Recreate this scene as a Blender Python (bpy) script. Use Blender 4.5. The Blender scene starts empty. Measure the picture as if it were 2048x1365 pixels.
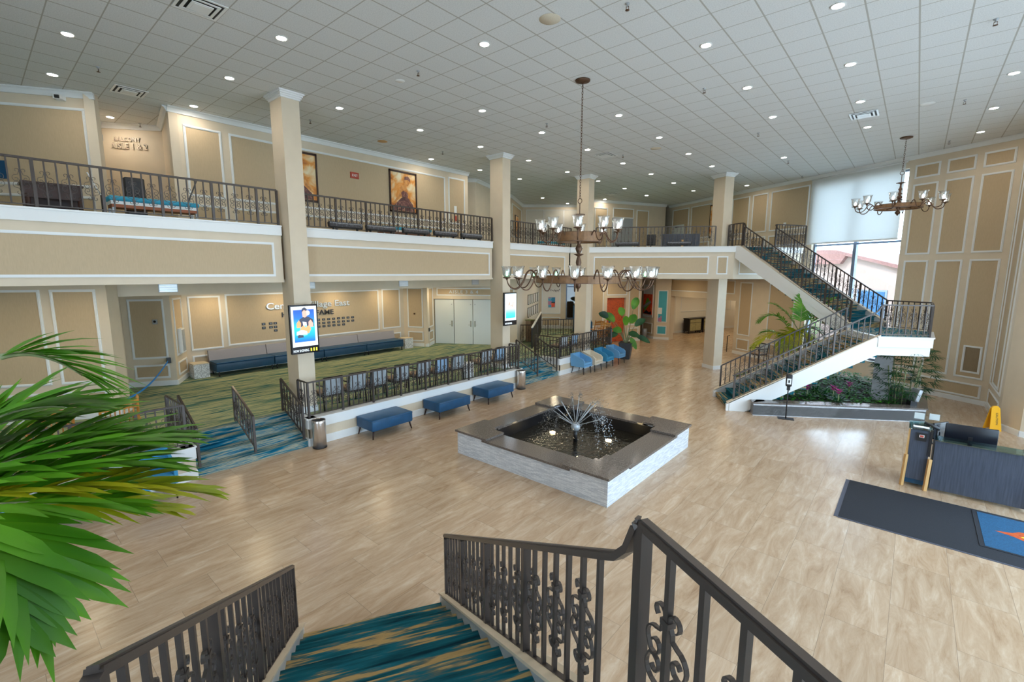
import bpy, math, random
from mathutils import Vector, Matrix
random.seed(7)
PI = math.pi
sc = bpy.context.scene
COL = sc.collection

# ------------------------------------------------------------------ helpers
class MB:
    def __init__(s):
        s.v = []; s.f = []; s.mi = []; s.sm = []
    def add(s, vs, fs, M=None, mi=0, smooth=False):
        o = len(s.v)
        if M is not None:
            vs = [M @ Vector(p) for p in vs]
        s.v += [tuple(p) for p in vs]
        for f in fs:
            s.f.append(tuple(i + o for i in f)); s.mi.append(mi); s.sm.append(smooth)
        return s
    def box(s, x0, x1, y0, y1, z0, z1, M=None, mi=0):
        vs = [(x, y, z) for z in (z0, z1) for y in (y0, y1) for x in (x0, x1)]
        fs = [(0, 2, 3, 1), (4, 5, 7, 6), (0, 1, 5, 4), (2, 6, 7, 3), (0, 4, 6, 2), (1, 3, 7, 5)]
        return s.add(vs, fs, M, mi)
    def rbox(s, x0, x1, y0, y1, z0, z1, r=.03, M=None, mi=0, n=3):
        # box with rounded edges: rounded-rect rings stacked over height
        rings = []
        def ring(z, ins):
            pts = []
            rr = r
            for cx, cy, a0 in ((x1 - r, y1 - r, 0), (x0 + r, y1 - r, 90), (x0 + r, y0 + r, 180), (x1 - r, y0 + r, 270)):
                for k in range(n + 1):
                    a = math.radians(a0 + 90 * k / n)
                    pts.append((cx + (rr - ins) * math.cos(a), cy + (rr - ins) * math.sin(a), z))
            return pts
        for k in range(n + 1):
            a = PI / 2 * k / n
            rings.append(ring(z0 + r - r * math.cos(a), r - r * math.sin(a)))
        for k in range(n + 1):
            a = PI / 2 * k / n
            rings.append(ring(z1 - r + r * math.sin(a), r - r * math.cos(a)))
        m = len(rings[0]); vs = [p for q in rings for p in q]; fs = []
        for i in range(len(rings) - 1):
            for j in range(m):
                a = i * m + j; b = i * m + (j + 1) % m
                fs.append((a, b, b + m, a + m))
        fs.append(tuple(range(m - 1, -1, -1))); fs.append(tuple(range((len(rings) - 1) * m, len(rings) * m)))
        return s.add(vs, fs, M, mi, True)
    def prism(s, poly, z0, z1, M=None, mi=0):
        n = len(poly)
        A = sum(poly[i][0] * poly[(i + 1) % n][1] - poly[(i + 1) % n][0] * poly[i][1] for i in range(n))
        if A < 0: poly = poly[::-1]
        vs = [(p[0], p[1], z0) for p in poly] + [(p[0], p[1], z1) for p in poly]
        fs = [tuple(range(n - 1, -1, -1)), tuple(range(n, 2 * n))]
        fs += [(i, (i + 1) % n, (i + 1) % n + n, i + n) for i in range(n)]
        return s.add(vs, fs, M, mi)
    def tube(s, pts, r, n=8, M=None, mi=0, cap=True, flat=None):
        pts = [Vector(p) for p in pts]; m = len(pts)
        rs = r if isinstance(r, (list, tuple)) else [r] * m
        vs = []; up = Vector((0, 0, 1)); prev = None
        for i, p in enumerate(pts):
            t = (pts[min(i + 1, m - 1)] - pts[max(i - 1, 0)])
            t = t.normalized() if t.length > 1e-9 else Vector((0, 0, 1))
            if prev is None:
                a = up.cross(t)
                if a.length < 1e-4: a = Vector((1, 0, 0)).cross(t)
                a.normalize()
            else:
                a = prev - t * prev.dot(t)
                if a.length < 1e-5: a = up.cross(t)
                a.normalize()
            prev = a; b = t.cross(a)
            for k in range(n):
                an = 2 * PI * (k + .5) / n
                vs.append(p + (a * math.cos(an) + b * math.sin(an)) * rs[i])
        fs = [(i * n + k, i * n + (k + 1) % n, (i + 1) * n + (k + 1) % n, (i + 1) * n + k) for i in range(m - 1) for k in range(n)]
        if cap:
            fs += [tuple(range(n - 1, -1, -1)), tuple(range((m - 1) * n, m * n))]
        return s.add(vs, fs, M, mi, n > 4)
    def bar(s, pts, w, h, M=None, mi=0, closed=False):
        # rectangular bar along a polyline: w sideways (horizontal), h across (up)
        pts = [Vector(p) for p in pts]; m = len(pts); vs = []
        for i, p in enumerate(pts):
            d0 = (p - pts[i - 1]) if i > 0 else None; d1 = (pts[i + 1] - p) if i < m - 1 else None
            if d0 is None: d0 = d1
            if d1 is None: d1 = d0
            t = (d0.normalized() + d1.normalized())
            t = t.normalized() if t.length > 1e-6 else d1.normalized()
            hz = Vector((d1.x + d0.x, d1.y + d0.y, 0))
            if hz.length < 1e-6: hz = Vector((d1.x, d1.y, 0)) if Vector((d1.x, d1.y, 0)).length > 1e-6 else Vector((1, 0, 0))
            side = Vector((-hz.y, hz.x, 0)).normalized()
            up = t.cross(side) * -1
            if up.z < 0 and abs(up.z) > 1e-3: up = -up
            c = max(.35, abs(t.dot(d1.normalized())))
            for a, b in ((-1, -1), (1, -1), (1, 1), (-1, 1)):
                vs.append(p + side * (a * w / 2 / (c if abs(d0.normalized().z - d1.normalized().z) < .05 else 1)) + up * (b * h / 2))
        fs = [(i * 4 + k, i * 4 + (k + 1) % 4, (i + 1) * 4 + (k + 1) % 4, (i + 1) * 4 + k) for i in range(m - 1) for k in range(4)]
        fs += [(3, 2, 1, 0), tuple(range((m - 1) * 4, m * 4))]
        return s.add(vs, fs, M, mi)
    def lathe(s, prof, n=24, M=None, mi=0, smooth=True, cap=True):
        m = len(prof); vs = []
        for r, z in prof:
            for k in range(n):
                a = 2 * PI * k / n
                vs.append((r * math.cos(a), r * math.sin(a), z))
        fs = [(i * n + k, i * n + (k + 1) % n, (i + 1) * n + (k + 1) % n, (i + 1) * n + k) for i in range(m - 1) for k in range(n)]
        if cap:
            fs += [tuple(range(n - 1, -1, -1)), tuple(range((m - 1) * n, m * n))]
        return s.add(vs, fs, M, mi, smooth)
    def mesh(s, name, mats):
        me = bpy.data.meshes.new(name)
        me.from_pydata(s.v, [], s.f)
        for m in mats: me.materials.append(m)
        me.polygons.foreach_set('material_index', s.mi)
        me.polygons.foreach_set('use_smooth', s.sm)
        me.update()
        return me
    def build(s, name, mats, parent=None, M=None):
        if not isinstance(mats, (list, tuple)): mats = [mats]
        return link(name, s.mesh(name, mats), parent, M)

def link(name, me, parent=None, M=None):
    o = bpy.data.objects.new(name, me); COL.objects.link(o)
    if M is not None: o.matrix_basis = M
    if parent is not None: o.parent = parent
    return o
LABELS = {}
def thing(name, label, cat, loc=(0, 0, 0), rz=0, group=None):
    o = bpy.data.objects.new(name, None); COL.objects.link(o)
    o.empty_display_size = .1
    o.location = loc; o.rotation_euler = (0, 0, rz)
    o['label'] = label; o['category'] = cat
    if group: o['group'] = group
    return o
def tag(o, label, cat, group=None, kind=None):
    o['label'] = label; o['category'] = cat
    if group: o['group'] = group
    if kind: o['kind'] = kind
    return o
def struct(o):
    o['kind'] = 'structure'; return o
def dup(root, loc, rz, label=None, group=None):
    def cp(o, par):
        c = o.copy(); COL.objects.link(c)
        c.parent = par
        for ch in list(o.children): cp(ch, c)
        return c
    r = cp(root, None)
    r.location = loc; r.rotation_euler = (0, 0, rz)
    if label: r['label'] = label
    if group: r['group'] = group
    return r
def T(x, y, z): return Matrix.Translation((x, y, z))
def RZ(a): return Matrix.Rotation(a, 4, 'Z')
def RX(a): return Matrix.Rotation(a, 4, 'X')
def RY(a): return Matrix.Rotation(a, 4, 'Y')
def frame2(p0, p1, z=0, ref=(0, 0)):
    # x along p0->p1, y horizontal towards ref side, z up
    d = Vector((p1[0] - p0[0], p1[1] - p0[1], 0)); L = d.length; d.normalize()
    n = Vector((-d.y, d.x, 0))
    flip = n.dot(Vector((ref[0] - p0[0], ref[1] - p0[1], 0))) < 0
    if flip: n = -n
    M = Matrix(((d.x, n.x, 0, p0[0]), (d.y, n.y, 0, p0[1]), (0, 0, 1, z), (0, 0, 0, 1)))
    return M, L
ORD = ['nearest', 'second', 'third', 'fourth', 'fifth', 'sixth', 'seventh', 'eighth', 'ninth', 'tenth', 'eleventh', 'twelfth', 'thirteenth', 'fourteenth', 'fifteenth', 'sixteenth', 'seventeenth', 'eighteenth']
NTH = ['first'] + ORD[1:]

# ------------------------------------------------------------------ materials
def newmat(name):
    m = bpy.data.materials.new(name); m.use_nodes = True
    nt = m.node_tree; b = nt.nodes['Principled BSDF']
    return m, nt, b
def N(nt, typ, **kw):
    n = nt.nodes.new(typ)
    for k, v in kw.items():
        if k in n.inputs: n.inputs[k].default_value = v
        else: setattr(n, k, v)
    return n
def L(nt, a, b): nt.links.new(a, b)
def ramp(nt, stops, interp='LINEAR'):
    r = nt.nodes.new('ShaderNodeValToRGB'); r.color_ramp.interpolation = interp
    e = r.color_ramp.elements
    while len(e) < len(stops): e.new(.5)
    for i, (p, c) in enumerate(stops):
        e[i].position = p; e[i].color = (*c, 1)
    return r
def simple(name, c, rough=.5, metal=0, var=.0, scale=20, bump=0, spec=None, emit=None, es=1, stretch=(1, 1, 1)):
    m, nt, b = newmat(name)
    b.inputs['Base Color'].default_value = (*c, 1); b.inputs['Roughness'].default_value = rough; b.inputs['Metallic'].default_value = metal
    if spec is not None: b.inputs['Specular IOR Level'].default_value = spec
    if var or bump:
        tc = N(nt, 'ShaderNodeTexCoord'); mp = N(nt, 'ShaderNodeMapping'); mp.inputs['Scale'].default_value = stretch
        no = N(nt, 'ShaderNodeTexNoise', Scale=scale, Detail=4)
        L(nt, tc.outputs['Object'], mp.inputs[0]); L(nt, mp.outputs[0], no.inputs['Vector'])
        if var:
            r = ramp(nt, [(.3, tuple(x * (1 - var) for x in c)), (.7, tuple(min(1, x * (1 + var)) for x in c))])
            L(nt, no.outputs[0], r.inputs[0]); L(nt, r.outputs[0], b.inputs['Base Color'])
        if bump:
            bp = N(nt, 'ShaderNodeBump', Strength=bump, Distance=.01); L(nt, no.outputs[0], bp.inputs['Height']); L(nt, bp.outputs[0], b.inputs['Normal'])
    if emit:
        b.inputs['Emission Color'].default_value = (*emit, 1); b.inputs['Emission Strength'].default_value = es
    return m
M_ = {}
M_['cream'] = simple('cream_paint', (.68, .575, .43), .55, var=.03, scale=3)
M_['tan'] = simple('tan_panel_paint', (.52, .395, .245), .6, var=.04, scale=60, stretch=(1, 1, .15))
M_['white'] = simple('white_trim_paint', (.80, .81, .80), .35)
M_['soffit'] = simple('soffit_paint', (.68, .64, .55), .7)
M_['iron'] = simple('brown_iron', (.070, .056, .050), .36, .3)
M_['steel'] = simple('brushed_steel', (.72, .68, .64), .26, .85, var=.12, scale=40, stretch=(1, 1, .02))
M_['navy'] = simple('navy_vinyl', (.009, .075, .175), .42, var=.12, scale=6)
M_['navy_dark'] = simple('navy_dark_vinyl', (.008, .055, .115), .42, var=.1, scale=6)
M_['seat_grey'] = simple('warm_grey_fabric', (.36, .33, .335), .9, var=.12, scale=150)
M_['blue'] = simple('sky_blue_fabric', (.13, .33, .56), .8, var=.12, scale=120)
M_['teal'] = simple('teal_blue_fabric', (.035, .24, .43), .8, var=.12, scale=120)
M_['beige'] = simple('beige_fabric', (.62, .55, .43), .85, var=.1, scale=120)
M_['chairback'] = simple('pale_grey_fabric', (.42, .47, .50), .85, var=.22, scale=9, stretch=(6, 6, .6))
M_['chairblue'] = simple('pale_blue_fabric', (.33, .50, .68), .85, var=.15, scale=9, stretch=(6, 6, .6))
M_['chairtan'] = simple('brown_seat_fabric', (.33, .24, .17), .85, var=.2, scale=40)
M_['black'] = simple('black_lacquer', (.012, .011, .012), .35)
M_['blackplastic'] = simple('black_plastic', (.018, .018, .02), .5)
M_['orange_wood'] = simple('honey_oak', (.50, .20, .035), .4, var=.3, scale=8, stretch=(6, 6, .8))
M_['lt_wood'] = simple('light_oak_leg', (.58, .33, .12), .45, var=.12, scale=10, stretch=(6, 6, .6))
M_['dark_wood'] = simple('dark_mahogany', (.035, .012, .008), .35, var=.3, scale=8)
M_['bronze'] = simple('aged_bronze', (.13, .075, .048), .42, .75, var=.2, scale=25)
M_['brass_wood'] = simple('brown_ring_wood', (.20, .105, .045), .5, .2, var=.2, scale=14)
M_['screen_black'] = simple('black_gloss', (.012, .013, .018), .25)
M_['desk'] = simple('grey_blue_laminate', (.050, .058, .082), .55, var=.28, scale=5, stretch=(9, 9, .5))
M_['mat_dark'] = simple('charcoal_mat', (.012, .014, .020), .95, var=.35, scale=160)
M_['mat_blue'] = simple('blue_mat', (.006, .075, .17), .9, var=.25, scale=60)
M_['mat_edge'] = simple('mat_rubber_edge', (.07, .075, .1), .8)
M_['yellow'] = simple('yellow_plastic', (.85, .42, .01), .45)
M_['door'] = simple('white_door_paint', (.68, .72, .70), .5)
M_['silver'] = simple('polished_silver', (.82, .84, .85), .28, .65)
M_['darktext'] = simple('black_letter', (.03, .03, .035), .45)
M_['teal_wall'] = simple('teal_panel_paint', (.07, .42, .52), .6)
M_['pale'] = simple('pale_hall_paint', (.80, .76, .68), .6)
M_['red'] = simple('red_sign', (.45, .06, .03), .5)
M_['paper'] = simple('white_paper', (.85, .86, .86), .7)
M_['cushion'] = simple('turquoise_cushion', (.03, .33, .50), .7, var=.12, scale=30)
M_['rust'] = simple('rust_rail', (.33, .10, .04), .6)
M_['grey_metal'] = simple('grey_metal', (.42, .45, .48), .45, .4)
M_['pot'] = simple('charcoal_pot', (.05, .055, .065), .5, var=.1, scale=8)
M_['soil'] = simple('dark_soil', (.03, .02, .012), .95)
M_['trunk'] = simple('palm_stem', (.22, .24, .11), .7, var=.3, scale=20)
M_['strap'] = simple('blue_webbing', (.02, .22, .62), .7)
M_['brick'] = simple('pink_stucco', (.26, .19, .165), .9, var=.06, scale=30)
M_['conc'] = simple('pale_concrete', (.75, .73, .7), .9, var=.05)
M_['pillar'] = simple('grey_pillar', (.38, .37, .36), .8, var=.1, scale=6)
def leafmat(name, c1, c2, rough=.45):
    m, nt, b = newmat(name)
    oi = N(nt, 'ShaderNodeObjectInfo'); tc = N(nt, 'ShaderNodeTexCoord'); no = N(nt, 'ShaderNodeTexNoise', Scale=2.2, Detail=2)
    L(nt, tc.outputs['Object'], no.inputs['Vector'])
    r = ramp(nt, [(.3, c1), (.7, c2)]); L(nt, no.outputs[0], r.inputs[0])
    L(nt, r.outputs[0], b.inputs['Base Color']); b.inputs['Roughness'].default_value = rough
    tr = N(nt, 'ShaderNodeBsdfTranslucent'); L(nt, r.outputs[0], tr.inputs[0])
    mx = N(nt, 'ShaderNodeMixShader'); mx.inputs[0].default_value = .35
    out = nt.nodes['Material Output']
    L(nt, b.outputs[0], mx.inputs[1]); L(nt, tr.outputs[0], mx.inputs[2]); L(nt, mx.outputs[0], out.inputs[0])
    return m
M_['leaf'] = leafmat('palm_leaf', (.05, .21, .008), (.16, .42, .015))
M_['leaf_y'] = leafmat('yellowing_palm_leaf', (.24, .36, .01), (.55, .48, .015))
M_['leaf_d'] = leafmat('dark_leaf', (.008, .055, .018), (.03, .14, .035))
M_['leaf_g'] = leafmat('ivy_leaf', (.012, .10, .006), (.05, .24, .010), .65)
M_['pink'] = simple('magenta_bract', (.55, .02, .25), .5)
def lamp(name, c, s):
    m, nt, b = newmat(name)
    b.inputs['Base Color'].default_value = (.9, .9, .9, 1)
    b.inputs['Emission Color'].default_value = (*c, 1); b.inputs['Emission Strength'].default_value = s
    return m
DL_S = 100
M_['lamp'] = lamp('downlight_lens', (1, .90, .77), DL_S)
M_['lamp_warm'] = lamp('warm_downlight_lens', (1, .82, .54), 150)
M_['bulb'] = lamp('candle_bulb', (1, .97, .9), 14)
M_['bulb_g'] = lamp('green_candle_bulb', (.25, 1, .45), 4)
M_['poollamp'] = lamp('pool_lamp', (1, .75, .35), 9)
def glassmat(name, tint=(.95, .98, .98), refl=.08, rough=.02):
    m, nt, b = newmat(name); nt.nodes.remove(b)
    t = N(nt, 'ShaderNodeBsdfTransparent'); t.inputs[0].default_value = (*tint, 1)
    g = N(nt, 'ShaderNodeBsdfGlossy', Roughness=rough); lw = N(nt, 'ShaderNodeLayerWeight', Blend=.25)
    mr = N(nt, 'ShaderNodeMapRange'); mr.inputs[3].default_value = refl; mr.inputs[4].default_value = min(1, refl * 5)
    L(nt, lw.outputs['Fresnel'], mr.inputs[0])
    mx = N(nt, 'ShaderNodeMixShader'); L(nt, mr.outputs[0], mx.inputs[0]); L(nt, t.outputs[0], mx.inputs[1]); L(nt, g.outputs[0], mx.inputs[2])
    L(nt, mx.outputs[0], nt.nodes['Material Output'].inputs[0]); return m
M_['pane'] = glassmat('window_pane', (.96, .98, .98), .04)
M_['glass_top'] = glassmat('desk_glass', (.45, .72, .76), .14)
M_['cup'] = glassmat('seeded_glass', (.86, .89, .90), .30, .25)
M_['spray'] = glassmat('water_spray', (.80, .83, .85), .25, .2)
def blindmat():
    m, nt, b = newmat('roller_blind_fabric'); nt.nodes.remove(b)
    d = N(nt, 'ShaderNodeBsdfDiffuse'); d.inputs[0].default_value = (.80, .80, .76, 1)
    t = N(nt, 'ShaderNodeBsdfTranslucent'); t.inputs[0].default_value = (.78, .80, .80, 1)
    mx = N(nt, 'ShaderNodeMixShader'); mx.inputs[0].default_value = .40
    tp = N(nt, 'ShaderNodeBsdfTransparent'); m2 = N(nt, 'ShaderNodeMixShader'); m2.inputs[0].default_value = .035
    L(nt, d.outputs[0], mx.inputs[1]); L(nt, t.outputs[0], mx.inputs[2]); L(nt, mx.outputs[0], m2.inputs[1]); L(nt, tp.outputs[0], m2.inputs[2]); L(nt, m2.outputs[0], nt.nodes['Material Output'].inputs[0]); return m
M_['blind'] = blindmat()
def linemask(nt, coord, per, off, w):
    # 1 on a grid line of width w
    a = N(nt, 'ShaderNodeMath', operation='SUBTRACT'); L(nt, coord, a.inputs[0]); a.inputs[1].default_value = off
    p = N(nt, 'ShaderNodeMath', operation='PINGPONG'); L(nt, a.outputs[0], p.inputs[0]); p.inputs[1].default_value = per / 2
    c = N(nt, 'ShaderNodeMath', operation='LESS_THAN'); L(nt, p.outputs[0], c.inputs[0]); c.inputs[1].default_value = w / 2
    return c.outputs[0]
def ceilmat():
    m, nt, b = newmat('ceiling_tile'); g = N(nt, 'ShaderNodeNewGeometry'); sx = N(nt, 'ShaderNodeSeparateXYZ'); L(nt, g.outputs['Position'], sx.inputs[0])
    lx = linemask(nt, sx.outputs[0], .6096, -.3663, .024); ly = linemask(nt, sx.outputs[1], .6096, -.0107, .018)
    mx = N(nt, 'ShaderNodeMath', operation='MAXIMUM'); L(nt, lx, mx.inputs[0]); L(nt, ly, mx.inputs[1])
    n = N(nt, 'ShaderNodeTexNoise', Scale=55, Detail=3); L(nt, g.outputs['Position'], n.inputs['Vector'])
    r = ramp(nt, [(.25, (.60, .615, .62)), (.6, (.73, .745, .745))]); L(nt, n.outputs[0], r.inputs[0])
    mc = N(nt, 'ShaderNodeMix', data_type='RGBA'); L(nt, mx.outputs[0], mc.inputs[0]); L(nt, r.outputs[0], mc.inputs[6]); mc.inputs[7].default_value = (.43, .42, .385, 1)
    L(nt, mc.outputs[2], b.inputs['Base Color']); b.inputs['Roughness'].default_value = .85; return m
M_['ceil'] = ceilmat()
def floormat():
    m, nt, b = newmat('travertine_tile'); g = N(nt, 'ShaderNodeNewGeometry'); sx = N(nt, 'ShaderNodeSeparateXYZ'); L(nt, g.outputs['Position'], sx.inputs[0])
    # tile ids: .585 wide in x, 1.17 long in y, running bond
    dx = N(nt, 'ShaderNodeMath', operation='DIVIDE'); L(nt, sx.outputs[0], dx.inputs[0]); dx.inputs[1].default_value = .585
    ax = N(nt, 'ShaderNodeMath', operation='ADD'); L(nt, dx.outputs[0], ax.inputs[0]); ax.inputs[1].default_value = -.23
    fx = N(nt, 'ShaderNodeMath', operation='FLOOR'); L(nt, ax.outputs[0], fx.inputs[0])
    hx = N(nt, 'ShaderNodeMath', operation='MULTIPLY'); L(nt, fx.outputs[0], hx.inputs[0]); hx.inputs[1].default_value = .37
    dy = N(nt, 'ShaderNodeMath', operation='MULTIPLY_ADD'); L(nt, sx.outputs[1], dy.inputs[0]); dy.inputs[1].default_value = 1 / 1.17; L(nt, hx.outputs[0], dy.inputs[2])
    fy = N(nt, 'ShaderNodeMath', operation='FLOOR'); L(nt, dy.outputs[0], fy.inputs[0])
    lx = linemask(nt, ax.outputs[0], 1, 0, .007); ly = linemask(nt, dy.outputs[0], 1, 0, .0035)
    mg = N(nt, 'ShaderNodeMath', operation='MAXIMUM'); L(nt, lx, mg.inputs[0]); L(nt, ly, mg.inputs[1])
    cb = N(nt, 'ShaderNodeCombineXYZ'); L(nt, fx.outputs[0], cb.inputs[0]); L(nt, fy.outputs[0], cb.inputs[1])
    wn = N(nt, 'ShaderNodeTexWhiteNoise', noise_dimensions='2D'); L(nt, cb.outputs[0], wn.inputs['Vector'])
    # vein coordinates: offset per tile, stretched along y and bent
    off = N(nt, 'ShaderNodeVectorMath', operation='MULTIPLY_ADD'); L(nt, wn.outputs['Color'], off.inputs[0]); off.inputs[1].default_value = (7, 7, 7); L(nt, g.outputs['Position'], off.inputs[2])
    mp = N(nt, 'ShaderNodeMapping'); mp.inputs['Scale'].default_value = (3.4, .62, 1); mp.inputs['Rotation'].default_value = (0, 0, .12); L(nt, off.outputs[0], mp.inputs[0])
    n1 = N(nt, 'ShaderNodeTexNoise', Scale=1.9, Detail=11, Roughness=.74, Distortion=.7); L(nt, mp.outputs[0], n1.inputs['Vector'])
    r = ramp(nt, [(.26, (.30, .185, .105)), (.42, (.43, .295, .185)), (.54, (.50, .365, .245)), (.7, (.60, .475, .35))]); L(nt, n1.outputs[0], r.inputs[0])
    va = N(nt, 'ShaderNodeMapRange'); va.inputs[3].default_value = .94; va.inputs[4].default_value = 1.04; L(nt, wn.outputs['Value'], va.inputs[0])
    ml = N(nt, 'ShaderNodeMix', data_type='RGBA', blend_type='MULTIPLY'); ml.inputs[0].default_value = 1; L(nt, r.outputs[0], ml.inputs[6]); L(nt, va.outputs[0], ml.inputs[7])
    mc = N(nt, 'ShaderNodeMix', data_type='RGBA'); L(nt, mg.outputs[0], mc.inputs[0]); L(nt, ml.outputs[2], mc.inputs[6]); mc.inputs[7].default_value = (.24, .175, .12, 1)
    L(nt, mc.outputs[2], b.inputs['Base Color'])
    rr = N(nt, 'ShaderNodeMapRange'); rr.inputs[3].default_value = .20; rr.inputs[4].default_value = .30; L(nt, n1.outputs[0], rr.inputs[0]); L(nt, rr.outputs[0], b.inputs['Roughness'])
    b.inputs['Specular IOR Level'].default_value = .5; return m
M_['floor'] = floormat()
def carpet(name, stops, axis, fine=26, along=.9, coarse=4):
    # striations along the axis ('x' or 'y') of object space; colour from two stretched noises
    m, nt, b = newmat(name); tc = N(nt, 'ShaderNodeTexCoord')
    def nz(sc_, al, det):
        mp = N(nt, 'ShaderNodeMapping'); mp.inputs['Scale'].default_value = (al, sc_, sc_) if axis == 'x' else (sc_, al, sc_)
        L(nt, tc.outputs['Object'], mp.inputs[0]); n = N(nt, 'ShaderNodeTexNoise', Scale=1, Detail=det, Roughness=.6); L(nt, mp.outputs[0], n.inputs['Vector']); return n.outputs[0]
    a = nz(fine, along, 5); c = nz(coarse, along * .45, 2)
    mx = N(nt, 'ShaderNodeMix', data_type='FLOAT'); mx.inputs[0].default_value = .42; L(nt, a, mx.inputs[2]); L(nt, c, mx.inputs[3])
    r = ramp(nt, stops); L(nt, mx.outputs[0], r.inputs[0]); L(nt, r.outputs[0], b.inputs['Base Color'])
    b.inputs['Roughness'].default_value = 1; b.inputs['Specular IOR Level'].default_value = .1; return m
M_['hall'] = carpet('hall_carpet', [(.36, (.012, .075, .10)), (.43, (.05, .17, .16)), (.48, (.22, .29, .18)), (.53, (.48, .48, .28)), (.58, (.28, .34, .22)), (.66, (.05, .17, .19))], 'y', 26, 1.3, 7)
M_['stair'] = carpet('stair_carpet', [(.34, (.004, .028, .045)), (.42, (.008, .075, .10)), (.49, (.012, .12, .16)), (.52, (.10, .13, .11)), (.55, (.44, .30, .13)), (.61, (.34, .24, .11)), (.64, (.02, .10, .13)), (.7, (.01, .06, .09))], 'y', 17, 1.3, 4)
M_['stepblue'] = carpet('blue_step_carpet', [(.35, (.003, .035, .065)), (.42, (.006, .10, .17)), (.47, (.02, .17, .24)), (.5, (.16, .21, .19)), (.54, (.38, .36, .26)), (.58, (.16, .24, .24)), (.63, (.012, .13, .22)), (.7, (.004, .06, .11))], 'y', 34, 1.8, 9)
def marble():
    m, nt, b = newmat('stacked_white_marble'); tc = N(nt, 'ShaderNodeTexCoord')
    sp = N(nt, 'ShaderNodeSeparateXYZ'); L(nt, tc.outputs['Object'], sp.inputs[0])
    ad = N(nt, 'ShaderNodeMath', operation='ADD'); L(nt, sp.outputs[0], ad.inputs[0]); L(nt, sp.outputs[1], ad.inputs[1])
    cb = N(nt, 'ShaderNodeCombineXYZ'); L(nt, ad.outputs[0], cb.inputs[0]); L(nt, sp.outputs[2], cb.inputs[1])
    br = N(nt, 'ShaderNodeTexBrick', Scale=1); br.inputs['Brick Width'].default_value = .13; br.inputs['Row Height'].default_value = .018; br.inputs['Mortar Size'].default_value = .0012
    br.inputs['Color1'].default_value = (.55, .57, .60, 1); br.inputs['Color2'].default_value = (.82, .83, .84, 1); br.inputs['Mortar'].default_value = (.38, .40, .44, 1)
    L(nt, cb.outputs[0], br.inputs['Vector']); L(nt, br.outputs[0], b.inputs['Base Color'])
    bp = N(nt, 'ShaderNodeBump', Strength=.6, Distance=.01); L(nt, br.outputs[0], bp.inputs['Height']); L(nt, bp.outputs[0], b.inputs['Normal'])
    b.inputs['Roughness'].default_value = .5; return m
M_['marble'] = marble()
def granite():
    m, nt, b = newmat('brown_granite'); tc = N(nt, 'ShaderNodeTexCoord'); v = N(nt, 'ShaderNodeTexNoise', Scale=70, Detail=4, Roughness=.75); L(nt, tc.outputs['Object'], v.inputs['Vector'])
    r = ramp(nt, [(.35, (.055, .045, .04)), (.5, (.135, .112, .098)), (.66, (.27, .235, .21))]); L(nt, v.outputs[0], r.inputs[0]); L(nt, r.outputs[0], b.inputs['Base Color'])
    b.inputs['Roughness'].default_value = .14; return m
M_['granite'] = granite()
def mosaic():
    m, nt, b = newmat('white_woven_mosaic'); tc = N(nt, 'ShaderNodeTexCoord'); ck = N(nt, 'ShaderNodeTexVoronoi', Scale=26); L(nt, tc.outputs['Object'], ck.inputs['Vector'])
    r = ramp(nt, [(.35, (.82, .82, .80)), (.62, (.50, .49, .47))]); L(nt, ck.outputs['Distance'], r.inputs[0]); L(nt, r.outputs[0], b.inputs['Base Color'])
    b.inputs['Roughness'].default_value = .6; return m
M_['mosaic'] = mosaic()
def watermat():
    m, nt, b = newmat('dark_pool_water'); tc = N(nt, 'ShaderNodeTexCoord'); n = N(nt, 'ShaderNodeTexNoise', Scale=9, Detail=3); L(nt, tc.outputs['Object'], n.inputs['Vector'])
    b.inputs['Base Color'].default_value = (.022, .020, .015, 1); b.inputs['Roughness'].default_value = .05
    bp = N(nt, 'ShaderNodeBump', Strength=.55, Distance=.03); L(nt, n.outputs[0], bp.inputs['Height']); L(nt, bp.outputs[0], b.inputs['Normal']); return m
M_['water'] = watermat()
def paintmat(name, cols, scale, seed, dist=1.5):
    m, nt, b = newmat(name); tc = N(nt, 'ShaderNodeTexCoord'); mp = N(nt, 'ShaderNodeMapping'); mp.inputs['Location'].default_value = (seed, seed * 2, seed * 3); L(nt, tc.outputs['Object'], mp.inputs[0])
    n = N(nt, 'ShaderNodeTexNoise', Scale=scale, Detail=5, Distortion=dist); L(nt, mp.outputs[0], n.inputs['Vector'])
    k = len(cols); r = ramp(nt, [(.3 + .4 * i / (k - 1), c) for i, c in enumerate(cols)]); L(nt, n.outputs[0], r.inputs[0]); L(nt, r.outputs[0], b.inputs['Base Color'])
    b.inputs['Roughness'].default_value = .5; return m
M_['dance'] = paintmat('amber_canvas', [(.45, .13, .02), (.75, .30, .05), (.80, .62, .35), (.85, .75, .55)], 1.6, 3)
M_['dance2'] = paintmat('purple_brown_paint', [(.05, .015, .02), (.16, .06, .05), (.45, .22, .15)], 6, 5)
M_['skin'] = paintmat('ochre_paint', [(.45, .15, .03), (.75, .36, .10)], 5, 1)
M_['redart'] = paintmat('red_canvas', [(.55, .03, .01), (.8, .08, .02), (.75, .25, .05)], 3, 2)
M_['orangeart'] = paintmat('orange_mural', [(.25, .03, .01), (.6, .10, .02), (.35, .06, .02)], 5, 8)
M_['blueart'] = paintmat('blue_canvas', [(.02, .12, .45), (.05, .45, .65), (.6, .15, .25), (.1, .3, .6)], 4, 9)
M_['yellowart'] = simple('yellow_paint', (.9, .6, .03), .5)
M_['greenart'] = simple('green_paint', (.15, .4, .05), .5)
M_['cabinet'] = paintmat('gold_patterned_front', [(.12, .13, .12), (.35, .33, .16), (.5, .42, .2)], 40, 4, .2)
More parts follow.
